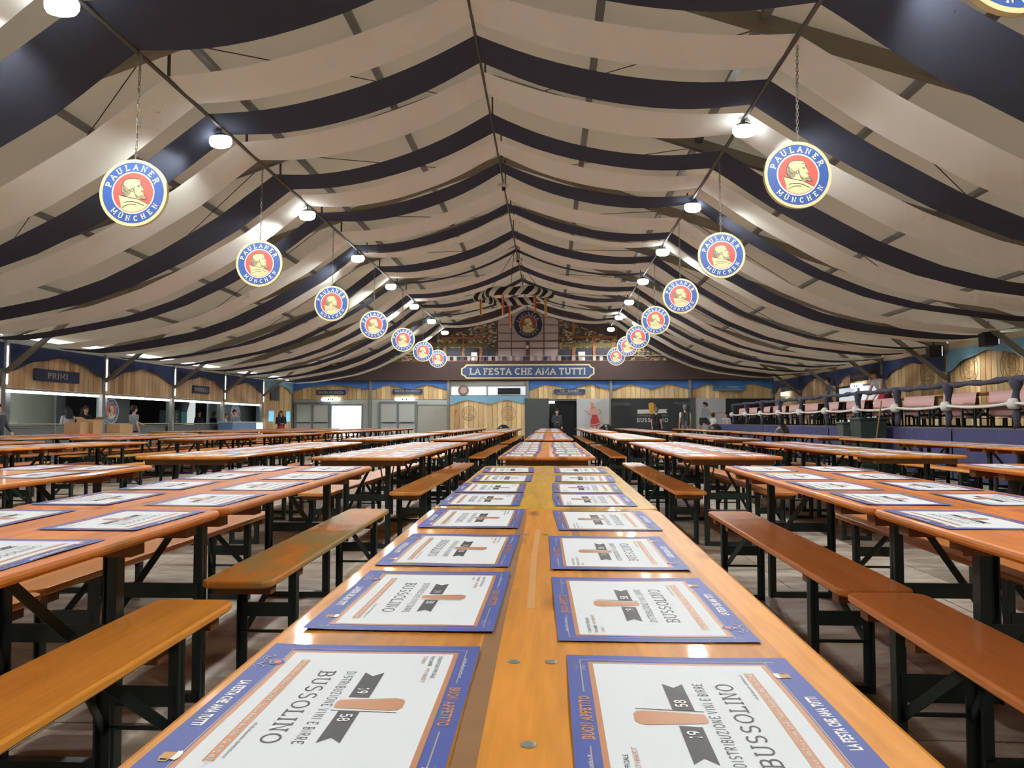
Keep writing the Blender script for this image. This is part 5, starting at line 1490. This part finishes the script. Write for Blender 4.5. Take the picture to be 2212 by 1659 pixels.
# ------------------------------------------------------------------ ribbon-wrapped ring hanging from the ridge
RY = 23.0
c0 = P(1109, 640, RY)
wr = tag(empty('hanging_garland', (c0.x, RY, c0.z), (0, math.radians(-1.5), 0)), 'dark ring garland wrapped in white ribbon with coloured streamers under the ridge', 'garland')
RR, rr = 1.04, .125
def torus_pt(a, b, r): 
    k = 1 + .10 * math.cos(6 * a)
    return ((RR * k + r * math.cos(b)) * math.cos(a), (RR * k + r * math.cos(b)) * math.sin(a), r * math.sin(b))
na, nb = 96, 14
mb = MB(); vs = [torus_pt(2 * PI * i / na, 2 * PI * j / nb, rr) for i in range(na) for j in range(nb)]
mb.add(vs, [(i * nb + j, ((i + 1) % na) * nb + j, ((i + 1) % na) * nb + (j + 1) % nb, i * nb + (j + 1) % nb) for i in range(na) for j in range(nb)])
mb.build('ring', M_GARL, wr, smooth=True)
for s in range(18):
    vs = []
    for j in range(nb + 1):
        b = 2 * PI * j / nb
        for q in (0, .5, 1):
            a = 2 * PI * (s + q * .46 + .30 * math.sin(b)) / 18
            vs.append(torus_pt(a, b, rr + .012))
    mb = MB(); mb.add(vs, [(3 * j + q, 3 * j + 3 + q, 3 * j + 4 + q, 3 * j + 1 + q) for j in range(nb) for q in (0, 1)]); mb.build('ribbon_wrap', M_RIB, wr, smooth=True)
for k, (ang, m, ln) in enumerate(((200, M_RED, .52), (255, M_YEL, .62), (100, M_RED, .74), (310, M_YEL, .55), (340, M_YEL, .6))):
    a = math.radians(ang); x_, y_ = RR * math.cos(a) * 1.02, RR * math.sin(a) * 1.02
    for d, mm in ((-.02, m), (.022, M_YEL if k % 2 == 0 else M_RED)):
        mb = MB(); vs = []
        for i in range(9):
            u = i / 8
            for w in (-.018, .018): vs.append((x_ + d + w, y_ - .02 * abs(d) / .02 * (d > 0), -.12 - ln * u + .0))
        mb.add(vs, [(2 * i, 2 * i + 1, 2 * i + 3, 2 * i + 2) for i in range(8)]); mb.build('streamer', mm, wr)
for k in range(3):
    a = 2 * PI * k / 3 + .5
    mb = MB(); mb.tube([(RR * math.cos(a), RR * math.sin(a), rr), (0.05, 0, RGZ - c0.z)], .008, 5); mb.build('cord', M_CHAR, wr)
# ------------------------------------------------------------------ people
def caps_mesh(caps, n=10):
    """closed tapered capsules, overlapping"""
    mb = MB()
    for p, r1, q, r2, _t in caps:
        p, q = Vector(p), Vector(q); d = q - p; L = d.length
        if L < 1e-5: d = Vector((0, 0, 1)); L = 1e-5
        d.normalize(); prof = []
        for i in range(4):
            a = PI / 2 * (1 - i / 3); prof.append((r1 * math.cos(a), -r1 * math.sin(a)))
        for i in range(4):
            a = PI / 2 * i / 3; prof.append((r2 * math.cos(a), L + r2 * math.sin(a)))
        x = d.orthogonal().normalized(); y = d.cross(x)
        vs = []; k = len(prof)
        for r, z in prof:
            r = max(r, 1e-4)
            for j in range(n):
                a = 2 * PI * j / n; vs.append(p + d * z + (x * math.cos(a) + y * math.sin(a)) * r)
        fs = [(i * n + j, i * n + (j + 1) % n, (i + 1) * n + (j + 1) % n, (i + 1) * n + j) for i in range(k - 1) for j in range(n)]
        fs.append(tuple(range(n))[::-1]); fs.append(tuple((k - 1) * n + j for j in range(n)))
        mb.add(vs, fs)
    return mb
def blend(caps, voxel, name, mats, tags, smooth=3):
    o = link(caps_mesh(caps).mesh('tmp', []), 'tmp')
    md = o.modifiers.new('r', 'REMESH'); md.mode = 'VOXEL'; md.voxel_size = voxel; md.use_smooth_shade = True
    dg = bpy.context.evaluated_depsgraph_get()
    me = bpy.data.meshes.new_from_object(o.evaluated_get(dg))
    old = o.data; bpy.data.objects.remove(o); bpy.data.meshes.remove(old)
    bm = bmesh.new(); bm.from_mesh(me)
    for _ in range(smooth): bmesh.ops.smooth_vert(bm, verts=bm.verts, factor=.5, use_axis_x=True, use_axis_y=True, use_axis_z=True)
    bm.to_mesh(me); bm.free()
    me.name = name; me.materials.clear()
    for m in mats: me.materials.append(m)
    n = len(me.polygons)
    if n:
        ce = np.empty(n * 3); me.polygons.foreach_get('center', ce); ce = ce.reshape(-1, 3)
        best = np.full(n, 1e9); idx = np.zeros(n, dtype=np.int32)
        for p, r1, q, r2, t in caps:
            p = np.array(p); q = np.array(q); d = q - p; L2 = max(d @ d, 1e-9)
            u = np.clip(((ce - p) @ d) / L2, 0, 1)
            dist = np.linalg.norm(ce - (p + u[:, None] * d), axis=1) - (r1 + (r2 - r1) * u)
            m = dist < best; best[m] = dist[m]; idx[m] = tags.index(t)
        me.polygons.foreach_set('material_index', idx)
        me.polygons.foreach_set('use_smooth', [True] * n)
    me.update()
    return me
def cm(name, c): return MATS.get(name) or plain(name, c, .8)
SKIN = plain('skin', C(206, 158, 134), .55); EYE = plain('eye_dark', C(40, 32, 30), .4)
def person(label, loc, rz, H, top, bottom, shoes, hair, arms=('down', 'down'), lean=0, turn=0, sleeve='long', long_hair=False, cap=None, skirt=None, apron=None, legs='stand', bald=False, vest=None):
    s = H / 1.76
    T = {'skin': SKIN, 'eye': EYE, 'top': top, 'bot': bottom, 'shoe': shoes, 'arm': top if sleeve == 'long' else SKIN, 'sleeve': vest or top}
    caps = []
    hipz = .93
    ca, sa = math.cos(lean), math.sin(lean)
    def up(p):  # bend the trunk forward (towards -y) about the hips
        x, y, z = p; z -= hipz
        return (x, y * ca - z * sa, y * sa + z * ca + hipz)
    ct, st_ = math.cos(turn), math.sin(turn)
    def hd(p):
        x, y, z = p
        return up((x * ct - y * st_, x * st_ + y * ct, z))
    A = lambda p, r1, q, r2, t: caps.append((p, r1, q, r2, t))
    for sx in (-1, 1):
        kx = .10 * sx; fy = 0
        if legs == 'stride': fy = -.14 * sx
        A((.085 * sx, 0, hipz), .088, (kx, fy * .5 - .02, .50), .060, 'bot'); A((kx, fy * .5 - .02, .50), .058, (.105 * sx, fy + .02, .09), .040, 'bot')
        A((.105 * sx, fy + .03, .05), .042, (.12 * sx, fy - .13, .035), .034, 'shoe')
        A((.065 * sx, 0, hipz + .02), .115, (.085 * sx, .0, 1.16), .095, 'top'); A((.085 * sx, 0, 1.14), .095, (.10 * sx, .005, 1.33), .105, 'top')
    caps[:] = [c if c[4] != 'top' else (up(c[0]), c[1], up(c[2]), c[3], c[4]) for c in caps]
    A(up((-.155, .005, 1.405)), .062, up((.155, .005, 1.405)), .062, 'top')
    A((0, 0, hipz - .03), .11, up((0, 0, hipz + .06)), .115, 'bot')
    A(up((0, .01, 1.42)), .056, up((0, -.005, 1.53)), .050, 'skin')
    A(hd((0, .005, 1.655)), .098, hd((0, -.018, 1.58)), .074, 'skin')                # skull to jaw
    A(hd((0, -.055, 1.565)), .034, hd((0, -.075, 1.553)), .024, 'skin')              # chin
    A(hd((0, -.098, 1.645)), .012, hd((0, -.118, 1.612)), .016, 'skin')              # nose
    A(hd((-.025, -.098, 1.578)), .011, hd((.025, -.098, 1.578)), .011, 'skin')       # mouth
    for sx in (-1, 1):
        A(hd((.094 * sx, .01, 1.645)), .016, hd((.094 * sx, .012, 1.61)), .012, 'skin')   # ear
        A(hd((.034 * sx, -.094, 1.648)), .0125, hd((.040 * sx, -.092, 1.648)), .0125, 'eye')
    for sx, kind in zip((-1, 1), arms):
        sh = Vector((.195 * sx, 0, 1.40))
        el, wr_ = {'down': ((.235 * sx, .03, 1.12), (.245 * sx, -.06, .87)), 'front': ((.25 * sx, .02, 1.13), (.07 * sx, -.25, 1.10)), 'low': ((.25 * sx, -.06, 1.14), (.16 * sx, -.30, 1.0)),
                   'reach': ((.22 * sx, -.20, 1.22), (.17 * sx, -.44, 1.10)), 'hip': ((.36 * sx, .08, 1.16), (.17 * sx, -.02, 1.0)), 'up': ((.26 * sx, -.12, 1.16), (.16 * sx, -.26, 1.34))}[kind]
        sh, el, wr_ = Vector(up(sh)), Vector(up(el)), Vector(up(wr_))
        mid = sh.lerp(el, .55)
        A(tuple(sh), .060, tuple(mid), .050, 'sleeve' if sleeve == 'short' else 'arm'); A(tuple(mid), .046, tuple(el), .041, 'arm'); A(tuple(el), .041, tuple(wr_), .029, 'arm')
        d = (wr_ - el).normalized(); side = Vector((1, 0, 0)) * (-sx); side = (side - d * side.dot(d)).normalized(); nrm = d.cross(side)
        pc = wr_ + d * .075
        A(tuple(wr_ + side * .012), .022, tuple(pc + side * .018), .020, 'skin'); A(tuple(wr_ - side * .012), .022, tuple(pc - side * .020), .019, 'skin')
        for i, (o, ln) in enumerate(((.030, .062), (.011, .072), (-.009, .068), (-.028, .052))):
            b0 = pc + side * o; b1 = b0 + d * ln * .55 + nrm * .008; b2 = b1 + d * ln * .38 + nrm * .022
            A(tuple(b0), .0105, tuple(b1), .0095, 'skin'); A(tuple(b1), .0095, tuple(b2), .0088, 'skin')
        t0 = wr_ + d * .025 + side * .028; A(tuple(t0), .013, tuple(t0 + d * .035 + side * .028), .0105, 'skin'); A(tuple(t0 + d * .035 + side * .028), .0105, tuple(t0 + d * .065 + side * .030), .0095, 'skin')
    tags = ['skin', 'eye', 'top', 'bot', 'shoe', 'arm', 'sleeve']
    if legs == 'bare':
        T['bot'] = SKIN
    me = blend(caps, .014, 'person_body', [T[t] for t in tags], tags)
    root = tag(empty('person', loc, (0, 0, rz)), label, 'person')
    bd = link(me, 'body', root); bd.scale = (s, s, s)
    hc = []
    if not bald:
        hc = [(hd((0, .012, 1.665)), .104, hd((0, .035, 1.62)), .092, 'h'), (hd((0, -.045, 1.715)), .058, hd((0, .03, 1.72)), .07, 'h')]
        for sx in (-1, 1): hc.append((hd((.082 * sx, .02, 1.66)), .03, hd((.08 * sx, .03, 1.60)), .026, 'h'))
        if long_hair:
            for i in range(5):
                a = (i - 2) * .42
                hc.append((hd((.075 * math.sin(a * 1.7), .06, 1.64)), .055, hd((.12 * math.sin(a * 1.6), .06 + .03 * math.cos(a), 1.36)), .04, 'h'))
    if hc:
        hm = blend(hc, .016, 'hair', [hair], ['h'], 2); o = link(hm, 'hair', root); o.scale = (s, s, s)
    if cap:
        hm = blend([(hd((0, .0, 1.70)), .108, hd((0, .025, 1.68)), .108, 'h'), (hd((-.05, -.10, 1.70)), .02, hd((.05, -.10, 1.70)), .02, 'h'), (hd((-.035, -.15, 1.69)), .015, hd((.035, -.15, 1.69)), .015, 'h')], .014, 'cap', [cap], ['h'], 2)
        o = link(hm, 'cap', root); o.scale = (s, s, s)
    if skirt:
        mb = MB(); n = 28; vs = []; prof = ((1.06, .125, .105), (.98, .165, .135), (.80, .235, .20), (.62, .285, .25), (.54, .30, .265))
        for z, rx_, ry_ in prof:
            for j in range(n):
                a = 2 * PI * j / n; k = 1 + .05 * math.sin(9 * a) * (1.06 - z) * 2
                vs.append((rx_ * k * math.cos(a), ry_ * k * math.sin(a), z))
        mb.add(vs, [(i * n + j, i * n + (j + 1) % n, (i + 1) * n + (j + 1) % n, (i + 1) * n + j) for i in range(len(prof) - 1) for j in range(n)])
        o = mb.build('skirt', skirt, root, smooth=True); o.scale = (s, s, s)
    if apron:
        mb = MB(); vs = []
        for z, rx_, ry_ in ((1.05, .14, .12), (.9, .20, .175), (.72, .27, .24), (.6, .30, .265)):
            for i in range(9):
                a = -PI / 2 + (i - 4) * .2; vs.append((rx_ * math.cos(a), ry_ * math.sin(a), z))
        mb.add(vs, [(r_ * 9 + i, r_ * 9 + i + 1, (r_ + 1) * 9 + i + 1, (r_ + 1) * 9 + i) for r_ in range(3) for i in range(8)]); o = mb.build('apron', apron, root, smooth=True); o.scale = (s, s, s)
    return root
DK = plain('hair_dark', C(38, 28, 26), .6); BR = plain('hair_brown', C(62, 44, 36), .6); GRH = plain('hair_grey', C(110, 106, 102), .7)
BLK = plain('cloth_black', C(34, 34, 38), .85); DJK = plain('cloth_dark_jacket', C(66, 68, 78), .85); WHT = plain('cloth_white', C(214, 216, 216), .85); GRY = plain('cloth_grey', C(128, 134, 140), .85)
DGR = plain('cloth_slate', C(70, 76, 82), .85); REDC = plain('cloth_red', C(190, 44, 52), .8); MAR = plain('cloth_maroon', C(76, 34, 46), .8); PALE = plain('cloth_pale', C(176, 172, 172), .85); TROU = plain('cloth_grey_trouser', C(122, 124, 124), .85); NVY = plain('cloth_navy', C(38, 40, 62), .85)
def atp(px, Y): p_ = P(px, 911, Y); return (p_.x, Y, 0)
def atx(px, X): p_ = PXW(px, 911, X); return (X, p_.y, 0)
person('man in a dark open jacket and black clothes standing in the dark doorway', atp(1203, 35.6), .12, 1.66, DJK, BLK, WHT, DK, ('front', 'down'), turn=.1)
person('man in black seen from behind in front of the BUSSOLINO advert', atp(1418, 34.2), PI - .5, 1.70, BLK, BLK, BLK, GRH, ('down', 'down'), sleeve='short', turn=.5, bald=False)
person('man with a grey cap and dark vest seen from behind at the far end', atp(1480, 33.6), PI + .1, 1.80, DGR, TROU, BLK, GRH, ('down', 'down'), sleeve='short', cap=TROU, vest=WHT)
person('woman in white blouse and red skirt by the lederhosen poster', atp(1541, 34.3), PI - 1.1, 1.46, WHT, BLK, BLK, DK, ('low', 'low'), sleeve='short', skirt=REDC, legs='bare')
person('dark-haired woman in a white blouse beside the far platform corner', atp(1569, 34.0), -.7, 1.48, PALE, NVY, BLK, DK, ('front', 'front'), sleeve='short', skirt=NVY, legs='bare')
p_ = atx(1912, 9.4); person('long-haired woman with red apron bending over a platform table', (9.42, p_[1], PZ), -1.35, 1.66, PALE, MAR, BLK, BR, ('reach', 'reach'), lean=.55, sleeve='short', long_hair=True, skirt=MAR, apron=REDC, legs='bare')
p_ = atx(1790, 9.6); person('woman in grey top with red apron standing on the platform', (9.6, p_[1], PZ), -2.0, 1.64, GRY, MAR, BLK, BR, ('low', 'low'), sleeve='short', skirt=MAR, apron=REDC, legs='bare')
person('woman with long dark hair and pale top at the PRIMI counter', atx(149, -14.1), -1.9, 1.50, PALE, NVY, BLK, DK, ('low', 'low'), lean=.12, long_hair=True)
person('curly-haired woman in black reading papers behind the PRIMI counter', atx(182, -14.3), 1.2, 1.55, BLK, BLK, BLK, BR, ('front', 'front'), lean=.1, long_hair=True)
person('dark-haired man in a grey shirt at the counter beside the emblem', atx(289, -12.35), PI - .5, 1.54, GRY, BLK, BLK, DK, ('down', 'reach'), sleeve='short')
person('person in black beside the drinks fridge at the left', atx(430, -14.4), 1.2, 1.52, BLK, BLK, BLK, DK, ('front', 'low'))
person('person in dark red and black behind the drinks counter', atx(463, -14.2), 1.0, 1.46, NVY, BLK, BLK, BR, ('front', 'front'))
person('woman in white shirt and dark skirt left of the blue cooler', atx(487, -13.1), PI - 1.2, 1.40, WHT, NVY, BLK, BR, ('low', 'low'), sleeve='short', skirt=NVY, legs='bare')
person('man in grey shirt in front of the round emblem by the cooler', atx(507, -13.2), .9, 1.56, GRY, NVY, BLK, DK, ('low', 'low'), sleeve='short')
person('long-haired woman in red skirt standing by the ticket windows', atx(607, -12.2), .5, 1.55, NVY, MAR, BLK, DK, ('front', 'front'), long_hair=True, skirt=REDC, legs='bare')
person('person in dark jacket cut by the left edge of the picture', atx(-6, -12.0), 1.4, 1.45, DJK, BLK, WHT, DK, ('down', 'low'))
